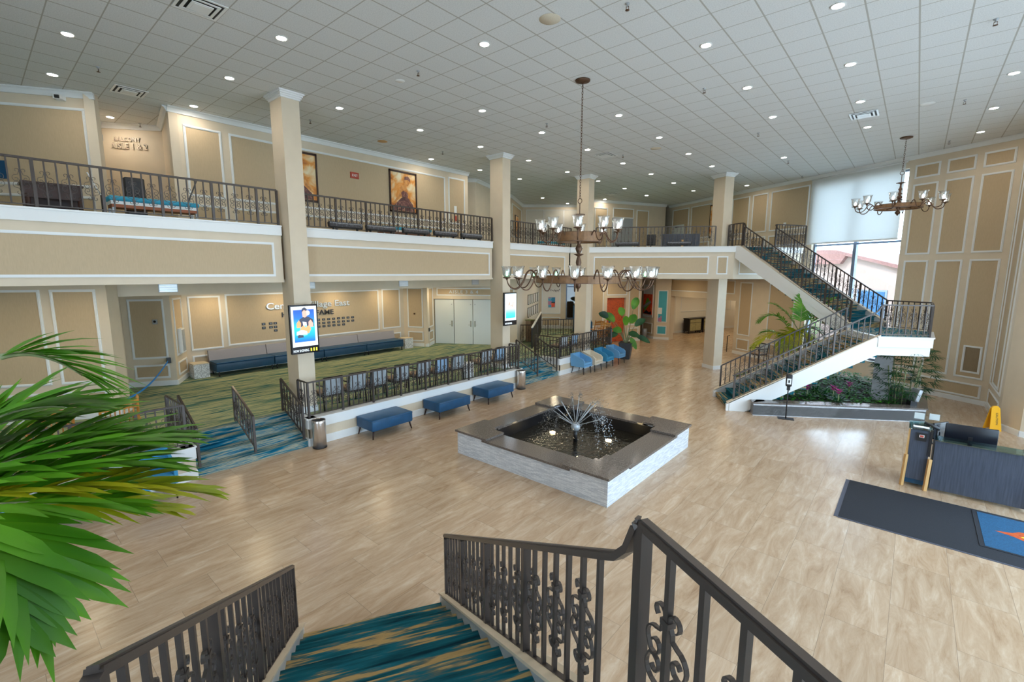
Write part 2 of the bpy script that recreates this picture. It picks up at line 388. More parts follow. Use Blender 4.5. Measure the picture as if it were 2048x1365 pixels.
def scr(name, cols, s):
    m, nt, b = newmat(name); tc = N(nt, 'ShaderNodeTexCoord'); sx = N(nt, 'ShaderNodeSeparateXYZ'); L(nt, tc.outputs['Generated'], sx.inputs[0])
    r = ramp(nt, cols); L(nt, sx.outputs[2], r.inputs[0]); L(nt, r.outputs[0], b.inputs['Emission Color']); b.inputs['Emission Strength'].default_value = s
    b.inputs['Base Color'].default_value = (.02, .02, .02, 1); return m
def glow(name, c, s):
    return simple(name, (.03, .03, .03), .4, emit=c, es=s)
M_['scr_bg'] = scr('screen_blue', [(0, (.0, .10, .75)), (.2, (.0, .38, .85)), (.45, (.02, .55, .85)), (.75, (.01, .15, .55)), (1, (.01, .08, .45))], .8)
M_['scr_white'] = glow('screen_white', (.75, .85, .9), .75)
M_['scr_dark'] = glow('screen_dark', (.03, .04, .09), .5)
M_['scr_orange'] = glow('screen_orange', (.95, .35, .12), .8)
M_['scr_skin'] = glow('screen_skin', (.85, .45, .35), .7)
M_['scr_yellow'] = glow('screen_yellow', (.8, .75, .02), .8)
M_['scr_pale'] = scr('screen_pale', [(0, (.02, .55, .85)), (.2, (.1, .65, .85)), (.4, (.65, .8, .88)), (.7, (.7, .6, .65)), (1, (.55, .75, .88))], .75)

def ledgrid():
    m, nt, b = newmat('led_lens_grid'); tc = N(nt, 'ShaderNodeTexCoord'); v = N(nt, 'ShaderNodeTexVoronoi', Scale=26); v.inputs['Randomness'].default_value = .15; L(nt, tc.outputs['Object'], v.inputs['Vector'])
    r = ramp(nt, [(.3, (.30, .32, .35)), (.55, (.02, .02, .025))]); L(nt, v.outputs['Distance'], r.inputs[0]); L(nt, r.outputs[0], b.inputs['Base Color']); b.inputs['Roughness'].default_value = .3; return m
M_['ledgrid'] = ledgrid()
# ------------------------------------------------------------------ camera
H0 = 4.05
yaw, pitch, roll = 7.11280530e-01, -1.46604061e-01, 2.83958187e-03
ca, sa = math.cos(yaw), math.sin(yaw)
fwd = Vector((-sa * math.cos(pitch), ca * math.cos(pitch), math.sin(pitch)))
rgt = Vector((ca, sa, 0)); up_ = rgt.cross(fwd)
r2 = rgt * math.cos(roll) + up_ * math.sin(roll); u2 = -rgt * math.sin(roll) + up_ * math.cos(roll)
cam = bpy.data.cameras.new('camera'); cam.sensor_width = 36; cam.lens = 931.439 / 2048 * 36; cam.clip_start = .05; cam.clip_end = 300
co = bpy.data.objects.new('camera', cam); COL.objects.link(co)
co.matrix_world = Matrix(((r2.x, u2.x, -fwd.x, 0), (r2.y, u2.y, -fwd.y, 0), (r2.z, u2.z, -fwd.z, H0), (0, 0, 0, 1)))
sc.camera = co
FPX = 931.439
def pix(p):
    d = Vector(p) - Vector((0, 0, H0)); z = d.dot(fwd)
    return 1024 + FPX * d.dot(r2) / z, 682.5 - FPX * d.dot(u2) / z

# ------------------------------------------------------------------ shell
Z8 = 8.0
MIR = 17.66                        # the room is mirrored about y = 8.83
def wpl(x): return (x, (18.35 - .5 * x) / .866)      # window wall line (runs at -30 deg)
WA, WB = wpl(-11.6), wpl(1.97)
def mir(p): return (p[0], MIR - p[1])
lobby = [(4.6, 2.0), (4.6, 15.66), (2.32, 16.82), (2.0, 17.4), WB, WA, (-19.6, 32.5), (-19.6, -10.3), mir(WA), mir(WB), (2.0, .26), (2.32, .84)]
ceiling = struct(MB().prism([(4.9, 1.8), (4.9, 15.9), (2.6, 17.1), (2.25, 17.6), (2.25, 20.1), (-11.4, 28.2), (-20, 33), (-20, -11), (-11.4, -10.6), (2.2, -2.6), (2.2, .1), (2.6, .6)], Z8, Z8 + .2).build('ceiling', M_['ceil']))
floor_poly = [(4.9, 1.8), (4.9, 15.9), (2.6, 17.1), (2.25, 17.6), (2.25, 20.1), (-5.9, 24.8), (-5.9, 47), (-20, 47), (-20, -11), (-11.4, -10.6), (2.2, -2.6), (2.2, .1), (2.6, .6)]
floor = struct(MB().prism(floor_poly, -.15, 0).build('floor', M_['floor']))

def wall(name, p0, p1, z0, z1, panels=(), base=True, crown=False, th=.18, holes=(), ref=(0, 0), m='cream', pm='tan', mw=.055, crown_h=.13, ends=(0, 0)):
    M, Lw = frame2(p0, p1, 0, ref)
    mb = MB()
    ss = sorted({0 - ends[0], Lw + ends[1]} | {h[0] for h in holes} | {h[1] for h in holes})
    zs = sorted({z0, z1} | {h[2] for h in holes} | {h[3] for h in holes})
    for i in range(len(ss) - 1):
        zrun = None
        for k in range(len(zs) - 1):
            cs, cz = (ss[i] + ss[i + 1]) / 2, (zs[k] + zs[k + 1]) / 2
            if any(h[0] < cs < h[1] and h[2] < cz < h[3] for h in holes): continue
            mb.box(ss[i], ss[i + 1], -th, 0, zs[k], zs[k + 1])
    w = struct(mb.build(name, M_[m], None, M))
    for p in panels:
        a, b, c, d = p[:4]; field = p[4] if len(p) > 4 else pm
        t = .018
        fr = MB()
        fr.box(a, b, 0, t, d - mw, d).box(a, b, 0, t, c, c + mw).box(a, a + mw, 0, t, c + mw, d - mw).box(b - mw, b, 0, t, c + mw, d - mw)
        i = mw * .3
        fr.box(a + i, b - i, t, t + .012, d - mw + i, d - i).box(a + i, b - i, t, t + .012, c + i, c + mw - i).box(a + i, a + mw - i, t, t + .012, c + mw, d - mw).box(b - mw + i, b - i, t, t + .012, c + mw, d - mw)
        if field:
            MB().box(a + mw, b - mw, 0, .004, c + mw, d - mw).build('panel_field', M_[field], w)
        fr.build('panel_moulding', M_['white'], w)
    if base:
        bb = MB(); segs = [(0, Lw)]
        for h in holes:
            if h[2] <= z0 + .2:
                segs = [q for sg in segs for q in ((sg[0], min(sg[1], h[0])), (max(sg[0], h[1]), sg[1])) if q[1] - q[0] > .01]
        for a, b in segs: bb.box(a, b, 0, .022, z0, z0 + .13).box(a, b, 0, .014, z0 + .13, z0 + .15)
        bb.build('baseboard', M_['white'], w)
    if crown:
        cb = MB(); h = crown_h
        prof = [(0, -h), (.03, -h), (.045, -h * .7), (.07, -h * .35), (h * .85, -.02), (h * .85, 0), (0, 0)]
        n = len(prof); vs = [(-.02, y, z1 + z) for y, z in prof] + [(Lw + .02, y, z1 + z) for y, z in prof]
        fs = [(i, (i + 1) % n, (i + 1) % n + n, i + n) for i in range(n)] + [tuple(range(n - 1, -1, -1)), tuple(range(n, 2 * n))]
        cb.add(vs, fs); cb.build('crown_moulding', M_['white'], w)
    return w

# --- window wall (one plane, -30 degrees): lower doorway to the rear hall, tall window, panelled right end
cols_r = [(12.93, 13.66), (13.85, 14.59), (14.77, 15.51)]
pr = []
for a, b in cols_r:
    pr += [(a, b, 7.23, 7.67), (a, b, 4.69, 7.04), (a, b, .78, 4.49)]
pr += [(13.85, 15.51, .18, .62), (14.93, 15.41, .95, 1.81), (12.93, 13.66, .18, .62)]
pl = [(7.19, 9.08, 5.94, 7.7), (6.15, 7.02, 5.94, 7.7), (7.19, 9.10, 5.26, 5.74), (6.15, 7.02, 5.26, 5.74), (4.9, 5.97, 5.94, 7.7), (3.6, 4.72, 5.94, 7.7), (1.9, 3.42, 5.94, 7.7), (.3, 1.72, 5.94, 7.7), (3.6, 5.97, 5.26, 5.74), (.3, 3.42, 5.26, 5.74)]
lo = [(5.78, 6.55, .98, 3.6), (5.78, 6.55, .25, .8), (7.5, 8.85, .98, 3.6), (7.5, 8.85, .25, .8), (.45, 5.45, 2.98, 3.68)]
wall('wall_right', WA, WB, 0, Z8, pr + pl + lo, crown=True, th=.3, holes=[(.52, 5.55, 0, 2.66), (9.38, 12.75, .8, 7.62)], ends=(.3, .35))
# returns at the right end: short wall, pier, glazed entrance side
wall('wall_corner', WB, (2.0, 17.4), 0, Z8, [(.3, 2.3, .78, 7.6), (.75, 1.85, .86, 7.5, None), (.3, 2.3, .18, .62)], crown=True, ends=(0, 0))
wall('wall_pier', (2.0, 17.4), (2.32, 16.82), 0, Z8, [], crown=True, ref=(0, 10))
wall('wall_front', (2.32, 16.82), (4.6, 15.66), 0, Z8, [(.25, 1.3, .95, 7.6), (.25, 1.3, .22, .75), (1.5, 2.4, .95, 7.6)], crown=True, ref=(0, 10))
wall('wall_entrance', (4.6, 15.66), (4.6, 2.0), 0, Z8, [], holes=[(.5, 13.1, .05, 5.6)], ref=(0, 9), base=False)
# window in the window wall
def window(name, M, a, b, z0, z1, mull, trans, th=.3, depth=-.17):
    fr = MB(); w = .07
    fr.box(a, b, depth - .05, depth + .05, z1 - w, z1).box(a, b, depth - .05, depth + .05, z0, z0 + w).box(a, a + w, depth - .05, depth + .05, z0, z1).box(b - w, b, depth - .05, depth + .05, z0, z1)
    for s in mull: fr.box(s - .06, s + .06, depth - .06, depth + .06, z0, z1)
    for z in trans: fr.box(a, b, depth - .045, depth + .045, z - .035, z + .035)
    o = struct(fr.build(name, M_['wframe'], None, M))
    xs = [a + w] + [q for s in mull for q in (s - .06, s + .06)] + [b - w]
    zs = [z0 + w] + [q for z in trans for q in (z - .035, z + .035)] + [z1 - w]
    for i in range(0, len(xs), 2):
        for k in range(0, len(zs), 2):
            MB().box(xs[i], xs[i + 1], depth - .004, depth + .004, zs[k], zs[k + 1]).build('window_pane', M_['pane'], o)
    MB().box(a - .03, b + .03, depth + .05, .05, z0 - .04, z0).build('window_sill', M_['white'], o)
    return o
M_['wframe'] = simple('blue_grey_window_frame', (.16, .20, .27), .4, .3)
MW, LW_ = frame2(WA, WB)
window('window_1', MW, 9.38, 12.75, .8, 7.62, [11.09], [5.18])
# roller blind
bl = thing('roller_blind', 'tall off-white roller blind drawn half way down the tall stairwell window', 'blind', MW @ Vector((10.95, .09, 7.86)))
Mb = bl.matrix_basis.inverted() @ T(*(MW @ Vector((10.95, .09, 7.86)))) @ MW.to_3x3().to_4x4()
MB().box(-1.75, 1.72, -.015, -.011, -2.58, -.02).build('blind_fabric', M_['blind'], bl, Mb)
MB().box(-1.75, 1.72, -.03, .0, -2.63, -2.57).build('bottom_bar', M_['white'], bl, Mb)
MB().tube([(-1.78, -.03, -.02), (1.76, -.03, -.02)], .03, 10).build('roller_tube', M_['white'], bl, Mb)
# glazed entrance (out of frame, lets the daylight in)
ME, LE_ = frame2((4.6, 15.66), (4.6, 2.0), 0, (0, 9))
window('window_2', ME, .5, 13.1, .05, 5.6, [2.6, 4.7, 6.8, 8.9, 11.0], [2.6], depth=-.09)
# mirrored side behind the camera
wall('wall_near', mir(WA), mir(WB), 0, Z8, [], holes=[(9.38, 12.75, .8, 7.62)], ref=(0, 8), ends=(.3, .3))
wall('wall_near_corner', mir(WB), (2.0, .26), 0, Z8, [], ref=(0, 0))
wall('wall_near_pier', (2.0, .26), (2.32, .84), 0, Z8, [], ref=(0, 8))
wall('wall_near_front', (2.32, .84), (4.6, 2.0), 0, Z8, [], ref=(0, 9))
MN, LN_ = frame2(mir(WA), mir(WB), 0, (0, 8))
window('window_3', MN, 9.38, 12.75, .8, 7.62, [11.09], [5.18])
wall('wall_back', (-19.6, -10.5), (-19.6, 33), 0, Z8, base=False, ref=(0, 9))
wall('wall_near_end', (-19.6, -10.4), (-11.3, -10.4), 0, Z8, base=False, ref=(-15, 0))
wall('wall_far_end', (-19.6, 32.6), (-11.7, 27.95), 0, Z8, base=False, ref=(-15, 20))

# --- balcony slab and its fascias
FX = -11.27
C4 = Vector((-5.6, 20.05)); C3 = C4 + Vector((-.866, -.5)) * 6.547
Cw = C4 + Vector((.5, .866)) * 3.6
slab = [(FX - .12, -10.2), (FX - .12, C3.y + .1), (C4.x - .1, C4.y + .14), (Cw.x - .12, Cw.y), WA, (-19.5, 32.3), (-19.5, -10.2)]
struct(MB().prism(slab, 4.82, 5.06).build('balcony_floor', M_['hall']))
def fascia(name, p0, p1, panels, ref=(0, 9), e=0):
    w = wall(name, p0, p1, 3.80, 4.89, panels, base=False, th=.22, ref=ref, mw=.05)
    M, Lf = frame2(p0, p1, 0, ref)
    MB().box(0, Lf + e, -.24, .05, 4.875, 5.07).box(0, Lf + e, -.24, .075, 5.07, 5.10).build('ledge', M_['white'], w)
    return w
fascia('wall_balcony_left', (FX, -8), (FX, 4.86), [(.3, 12.68, 3.94, 4.71)])
fascia('wall_balcony_mid', (FX, 5.37), (FX, 12.0), [(.04, 6.5, 3.94, 4.71)])
fascia('wall_balcony_far', (FX, 12.45), (FX, C3.y), [(.1, 4.0, 3.94, 4.71)])
a3 = C3 + Vector((.866, .5)) * .05
fascia('wall_balcony_rear', tuple(a3), tuple(C4), [(.98, 5.55, 3.99, 4.71), (5.85, 6.27, 3.99, 4.71)], e=.04)
fascia('wall_balcony_side', tuple(C4), tuple(Cw), [(.25, 2.9, 3.99, 4.66)], ref=(5, 15))
# soffits of the lower level
struct(MB().prism([(FX - .1, -10), (FX - .1, C3.y + .1), (C4.x - .1, C4.y + .2), (Cw.x - .1, Cw.y - .1), WA, (-19.4, 32), (-19.4, -10)], 3.80, 3.86).build('ceiling_soffit', M_['soffit']))
struct(MB().box(-19.4, -14.7, 1.9, 16.4, 3.43, 3.80).build('ceiling_bulkhead', M_['cream']))

# --- balcony level walls
Z5 = 5.06
wall('wall_upper_left', (-16.1, -.25), (-14.44, 2.3), Z5, Z8, [(.25, 2.85, 5.94, 7.66), (.25, 2.85, 5.25, 5.75)], crown=True, ref=(0, 0))
wall('wall_upper_left_far', (-19.5, -6.0), (-16.1, -.25), Z5, Z8, [(.5, 6, 5.94, 7.66)], crown=True, ref=(0, 0))
wall('wall_upper_left_return', (-14.44, 2.3), (-17.15, 2.66), Z5, Z8, [], crown=False, ref=(-15, 4))
wall('wall_upper_sign', (-17.2, 2.6), (-16.16, 3.98), Z5, Z8, [], crown=True, ref=(-12, 2), ends=(.3, .2))
wall('wall_upper_return', (-16.2, 3.95), (-14.1, 3.6), Z5, Z8, [], crown=True, ref=(-15, 2))
wall('wall_upper_mid', (-14.1, 3.6), (-14.1, 13.6), Z5, Z8, [(.28, 1.12, 5.94, 7.65), (1.3, 8.78, 5.94, 7.65), (8.95, 9.82, 5.94, 7.7), (.28, 1.12, 5.25, 5.75), (1.3, 8.78, 5.25, 5.75), (8.95, 9.82, 5.25, 5.75)], crown=True, ref=(0, 9))
wall('wall_upper_recess', (-14.1, 13.6), (-16.0, 13.65), Z5, Z8, [], crown=False, ref=(-14, 17))
wall('wall_upper_door', (-16.0, 13.65), (-14.75, 14.7), Z5, Z8, [], crown=True, ref=(-12, 12), base=False)
wall('wall_upper_jog', (-14.75, 14.7), (-16.37, 18.87), Z5, Z8, [], crown=True, ref=(-10, 16))
wall('wall_upper_far', (-16.37, 18.87), (-18.12, 21.92), Z5, Z8, [(.3, 3.2, 5.94, 7.66)], crown=True, ref=(-10, 18))
wall('wall_upper_blinds', (-18.12, 21.92), (-14.9, 24.6), Z5, Z8, [(.25, 1.3, 5.3, 7.72, 'soffit'), (1.32, 2.45, 5.3, 7.72, 'soffit'), (2.47, 3.6, 5.3, 7.72, 'soffit')], crown=True, ref=(-10, 20), mw=.03)
wall('wall_upper_rear', (-13.95, 22.7), (-11.6, 27.3), Z5, Z8, [(.3, 1.15, 5.4, 7.6), (1.5, 2.9, 7.1, 7.65), (3.1, 3.95, 5.4, 7.6)], crown=True, ref=(-8, 22))
wall('wall_upper_rear_return', (-14.9, 24.6), (-13.95, 22.7), Z5, Z8, [], crown=True, ref=(-20, 20))

# --- lower level walls on the raised platform (platform floor at PZ)
PZ = .64
A1 = (-17.85, 4.43)
wall('wall_left_low', (-16.9, -2.85), (-14.01, 2.04), PZ, 3.8, [(.1, 1.0, 1.49, 3.64), (1.2, 2.25, 1.49, 3.64), (2.45, 4.48, 1.49, 3.64), (4.65, 5.48, 1.49, 3.64), (.1, 2.25, .82, 1.31), (2.45, 4.48, .82, 1.31), (4.65, 5.48, .86, 1.31)], ref=(-10, 0))
wall('wall_left_jamb', (-14.01, 2.04), (-14.5, 2.32), PZ, 3.8, [], ref=(-15, 4))
wall('wall_left_jamb_back', (-14.5, 2.32), (-15.2, 1.5), PZ, 3.8, [], ref=(-16, 3))
wall('wall_left_door', (-15.1, 1.62), (-17.33, 2.8), PZ, 3.45, [(1.55, 2.3, 2.95, 3.3)], ref=(-14, 6), holes=[(.1, 2.4, PZ, 2.78)])
wall('wall_left_clock', (-17.33, 2.8), (-16.71, 3.84), PZ, 3.45, [(.16, 1.05, 1.47, 3.24), (.16, 1.05, .87, 1.29)], ref=(-13, 3))
wall('wall_left_extinguisher', (-16.71, 3.84), A1, PZ, 3.45, [(.22, 1.1, 1.49, 3.24), (.22, 1.15, .88, 1.30)], ref=(-13, 8))
wall('wall_left_back', A1, (-17.85, 13.13), PZ, 3.45, [(.14, 1.09, 1.46, 3.24), (1.24, 7.28, 1.50, 3.28), (7.44, 8.40, 1.53, 3.3), (.14, 1.09, .85, 1.29), (1.24, 7.28, .85, 1.29), (7.44, 8.40, .85, 1.31)], ref=(0, 9))
wall('wall_right_pilaster', (-17.85, 13.03), (-16.76, 13.54), PZ, 3.45, [(.2, .98, 1.51, 3.34), (.2, .98, .88, 1.34)], ref=(-13, 9))
wall('wall_right_pilaster_return', (-16.76, 13.54), (-17.34, 14.37), PZ, 3.45, [(.12, .9, 1.51, 3.34), (.12, .9, .88, 1.34)], ref=(-13, 15))
wall('wall_right_door', (-17.34, 14.37), (-13.9, 16.5), PZ, 3.8, [(.17, 3.9, 2.95, 3.32)], ref=(-13, 13), holes=[(.02, 3.0, PZ, 2.79)])
wall('wall_display', (-13.9, 16.5), (-17.3, 22.6), PZ, 3.8, [], ref=(-10, 18), m='pale')
wall('wall_art', (-17.3, 22.6), (-14.9, 24.57), PZ, 3.8, [(.15, 1.3, 1.55, 3.6, 'pale'), (.15, 1.3, .8, 1.35)], ref=(-10, 20), holes=[(1.62, 2.6, 1.24, 3.55)])
wall('wall_art_return', (-14.9, 24.57), (-13.95, 22.8), 0, 3.8, [], ref=(-20, 20))
wall('wall_rear', (-13.95, 22.8), (-12.3, 26.05), 0, 3.8, [(.2, 1.0, .98, 3.6), (1.2, 2.6, 2.75, 3.6), (2.75, 3.5, .98, 3.6), (.2, 1.0, .25, .8), (2.75, 3.5, .25, .8)], ref=(-8, 22), holes=[(1.25, 2.55, 0, 2.6)])
MR, _l = frame2((-17.3, 22.6), (-14.9, 24.57), 0, (-10, 20))
window('window_4', MR, 1.62, 2.6, 1.24, 3.55, [], [3.2], depth=-.1)
# platform bodies: white curbs with cream band
def platform(name, poly, z=PZ):
    return struct(MB().prism(poly, 0, z).build(name, M_['hall']))
platform('platform_floor', [(-10.40, 4.82), (-10.40, 12.56), (-11.45, 12.56), (-11.45, 14.94), (-10.40, 14.94), (-10.40, 19.3), (-13.5, 22.6), (-16, 25), (-19.4, 25), (-19.4, -6), (-10.40, -6), (-10.40, 2.54), (-11.45, 2.54), (-11.45, 4.82)])
def curb(name, p0, p1, ref, e0=0, e1=0):
    M, Lc = frame2(p0, p1, 0, ref); mb = MB(); a, b = -e0, Lc + e1
    w = struct(MB().box(a, b, -.03, .0, 0, .64).build(name, M_['cream'], None, M))
    MB().box(a, b, 0, .022, 0, .17).box(a, b, 0, .014, .17, .19).build('baseboard', M_['white'], w)
    MB().box(a, b, -.2, .02, .42, .635).box(a - .0, b, -.2, .04, .635, .665).build('ledge', M_['white'], w)
    return w
XF = -10.37
curb('trim_1', (XF, -6), (XF, 2.51), (0, 0), 0, .03)
curb('trim_2', (XF, 4.84), (XF, 12.54), (0, 9), .03, .03)
curb('trim_3', (XF, 14.96), (XF, 19.3), (0, 17), .03, 0)
curb('trim_4', (XF, 2.54), (-11.35, 2.54), (-10.5, 4))
curb('trim_5', (XF, 4.81), (-11.35, 4.81), (-10.5, 3))
curb('trim_6', (XF, 12.57), (-11.35, 12.57), (-10.5, 14))
curb('trim_7', (XF, 14.93), (-11.35, 14.93), (-10.5, 13))
curb('trim_8', (XF, 19.3), (-13.4, 22.6), (-8, 22))
# carpeted steps up to the platform
for y0, y1 in ((2.56, 4.79), (12.59, 14.91)):
    st = struct(MB().box(-11.5, -10.42, y0, y1, 0, .16).build('floor_steps', M_['stepblue']))
    MB().box(-11.5, -10.72, y0, y1, .16, .32).build('step', M_['stepblue'], st)
    MB().box(-11.5, -11.02, y0, y1, .32, .48).build('step', M_['stepblue'], st)
    MB().box(-11.5, -11.32, y0, y1, .48, .645).build('step', M_['stepblue'], st)
# --- rear hall beyond the doorway
wall('wall_hall_orange', (-13.25, 28.1), (-11.97, 27.25), 0, 3.79, [(.25, 1.35, 1.3, 3.3, 'pale'), (.25, 1.35, .3, .95)], ref=(-12, 24))
wall('wall_hall_teal', (-11.97, 27.25), (-11.1, 27.5), 0, 3.79, [(.16, .74, 1.05, 3.0, 'teal_wall'), (.16, .74, .3, .85, 'teal_wall')], ref=(-8, 20))
wall('wall_hall_yellow', (-15.5, 28.2), (-13.2, 30.2), 0, 3.3, [(.2, 2.4, 1.2, 3.1, 'pale')], ref=(-12, 25))
wall('wall_hall_left', (-12.6, 32.3), (-12.1, 30.9), 0, 3.0, [(.2, 1.2, .3, .8, 'teal_wall')], ref=(-9, 30), m='pale')
hw = wall('wall_hall_back', (-12.1, 30.9), (-7.2, 46), 0, 3.0, [(8.6 + .85 * i, 9.25 + .85 * i, .3, .8, 'teal_wall') for i in range(7)] + [(.5, 6, 1.4, 2.8, 'pale')], ref=(-6, 30), m='pale')
wall('wall_hall_right', (-6.0, 24.9), (-5.9, 47), 0, 3.0, [], ref=(-9, 30), m='pale')
wall('wall_hall_end', (-7.4, 46), (-5.7, 46), 0, 3.0, [], ref=(-8, 30), m='pale')
wall('wall_hall_filler', (-19.6, 32.5), (-12.5, 32.4), 0, 3.3, [], ref=(-15, 28), m='pale')
struct(MB().prism([(-5.6, 24.9), (-5.6, 46.5), (-20, 46.5), (-20, 32.5), (-12, 28.4)], 2.95, 3.1).build('ceiling_hall', M_['pale']))

# --- columns
def column(poly, z0, z1, label):
    o = struct(MB().prism(poly, z0, z1).build('column', M_['cream']))
    cx = sum(p[0] for p in poly) / len(poly); cy = sum(p[1] for p in poly) / len(poly)
    def grow(k): return [(p[0] + (p[0] - cx) / max(.01, abs(p[0] - cx)) * k if False else cx + (p[0] - cx) * (1 + k), cy + (p[1] - cy) * (1 + k)) for p in poly]
    if z1 > 7:
        cap = MB()
        for i in range(4):
            k0 = .10 + .1 * i
            cap.prism(grow(k0), z1 - .14 + .035 * i, z1 - .14 + .035 * (i + 1))
        cap.build('capital', M_['white'], o)
    MB().prism(grow(.08), z0, z0 + .15).build('column_base', M_['white'], o)
    return o
cx1 = -10.97
column([(cx1, 4.93), (cx1, 5.33), (cx1 - .58, 5.33), (cx1 - .58, 4.93)], PZ, Z8, 'a')
column([(cx1 + .05, 12.16), (cx1 + .05, 12.56), (cx1 - .53, 12.56), (cx1 - .53, 12.16)], PZ, Z8, 'b')
column([(-10.52, 17.0), (-10.52, 17.42), (-11.08, 17.42), (-11.08, 17.0)], PZ, Z8, 'c')
c4 = Vector((-6.17, 20.18)); e_ = Vector((-.866, .5)); f_ = Vector((.5, .866))
column([tuple(c4), tuple(c4 + f_ * .44), tuple(c4 + f_ * .44 + e_ * .62), tuple(c4 + e_ * .62)], 0, Z8, 'd')

# ------------------------------------------------------------------ outdoors
struct(MB().box(-60, 90, -60, 120, -.5, -.2).build('ground', M_['conc']))
def mount(name, label, cat, p0, p1, s, z, ref=(0, 9), off=.0, group=None):
    M, Lw = frame2(p0, p1, 0, ref)
    n = M.to_3x3() @ Vector((0, 1, 0)); p = M @ Vector((s, off, z))
    return thing(name, label, cat, p, math.atan2(n.x, -n.y), group)

# ------------------------------------------------------------------ railings
def spiral(cx, cz, r0, r1, a0, a1, n=9):
    return [(cx + (r0 + (r1 - r0) * i / n) * math.cos(math.radians(a0 + (a1 - a0) * i / n)), 0, cz + (r0 + (r1 - r0) * i / n) * math.sin(math.radians(a0 + (a1 - a0) * i / n))) for i in range(n + 1)]
def scroll_mesh():
    mb = MB(); w, h = .016, .0065
    for sx in (1, -1):
        for sz in (1, -1):
            # outer curl at the tip
            tip = spiral(.036, .175, .007, .026, 300, 180, 3)
            curl = [(.036 + .024 * math.cos(math.radians(a)), 0, .178 + .024 * math.sin(math.radians(a))) for a in range(-60, 181, 30)]
            stem = [(.012, 0, .16), (.026, 0, .135), (.028, 0, .112), (.052, 0, .104)]
            bow = spiral(.052, .058, .046, .048, 90, -20, 5) + spiral(.06, .04, .040, .012, -60, -330, 9)
            for path in (curl + [(.012, 0, .165)], stem + bow):
                pts = [Vector((p[0] * sx, 0, p[2] * sz)) for p in path]
                m = len(pts); vs = []
                for i, p in enumerate(pts):
                    t = (pts[min(i + 1, m - 1)] - pts[max(i - 1, 0)]).normalized(); nn = Vector((-t.z, 0, t.x))
                    for a, b in ((-1, -1), (1, -1), (1, 1), (-1, 1)):
                        vs.append(p + nn * a * h / 2 + Vector((0, b * w / 2, 0)))
                fs = [(i * 4 + k, i * 4 + (k + 1) % 4, (i + 1) * 4 + (k + 1) % 4, (i + 1) * 4 + k) for i in range(m - 1) for k in range(4)] + [(3, 2, 1, 0), tuple(range(m * 4 - 4, m * 4))]
                mb.add(vs, fs)
    mb.box(-.02, .02, -.016, .016, .15, .17).box(-.02, .02, -.016, .016, -.17, -.15)
    return mb.mesh('scroll', [M_['iron']])
SCROLL = scroll_mesh()
_bal = {}
def bal_mesh(l, w):
    k = (round(l, 3), w)
    if k not in _bal: _bal[k] = MB().box(-w / 2, w / 2, -w / 2, w / 2, 0, l).mesh('baluster', [M_['iron']])
    return _bal[k]
def railing(name, label, path, h=.80, gap=.05, sp=.145, every=6, top=None, posts=True, endpost=True, scroll=True, start=0, capw=.045):
    """path: list of (x, y, z) of the ledge; straight pieces; h = height of the hand rail above it"""
    root = thing(name, label, 'railing', path[0])
    O = Vector(path[0]); P = [Vector(p) - O for p in path]
    tp = [Vector(p) - O for p in top] if top else [p + Vector((0, 0, h)) for p in P]
    t = MB().bar(tp, capw, .028); t.bar([p + Vector((0, 0, .016)) for p in tp], capw * .62, .014)
    t.build('top_rail', M_['iron'], root)
    MB().bar([p + Vector((0, 0, gap)) for p in P], .03, .016).build('bottom_rail', M_['iron'], root)
    d = 0; k = start; pm = bal_mesh(h, .046)
    for i in range(len(P) - 1):
        a, b = P[i], P[i + 1]; Lh = math.hypot(b.x - a.x, b.y - a.y); n = max(2, round(Lh / sp)); rz = math.atan2(b.y - a.y, b.x - a.x)
        for j in range(n + (1 if i == len(P) - 2 else 0)):
            q = a.lerp(b, j / n)
            if j == n and not endpost: continue
            ispost = posts and (j == 0 or j == n or (j % every == 0 and n - j > 2))
            if ispost:
                link('post', pm, root, T(*q) @ RZ(rz))
            else:
                br = link('baluster', bal_mesh(h - gap, .022), root, T(q.x, q.y, q.z + gap) @ RZ(rz))
                if scroll and (j % every) % 2 == 1:
                    link('scroll', SCROLL, br, T(0, 0, (h - gap) * .48))
    return root
B5 = 5.10
railing('balcony_railing', 'brown iron balcony railing left of the first column, turquoise bench behind it', [(-11.32, -2.6, B5), (-11.32, 4.84, B5)], .79)
railing('balcony_railing', 'brown iron balcony railing between the first two columns, stage lights at its foot', [(-11.32, 5.42, B5), (-11.32, 12.05, B5)], .79)
railing('balcony_railing', 'brown iron balcony railing between the second and third columns', [(-11.32, 12.6, B5), (-11.32, 16.95, B5)], .79)
u30 = Vector((.866, .5)); nb = Vector((-.5, .866)) * .06
q0 = Vector((-10.45, 17.25)); q0 = C4 - u30 * 5.45 + nb; q1 = C4 - u30 * .75 + nb
railing('balcony_railing', 'brown iron balcony railing between the third and fourth columns, grey desk behind it', [(q0.x, q0.y, B5), (q1.x, q1.y, B5)], .79)
railing('balcony_railing', 'short iron railing between the fourth column and the top of the stairs', [(-5.98, 20.42, B5), (-5.72, 20.1, B5), (-5.3, 19.86, B5)], .86, every=9)

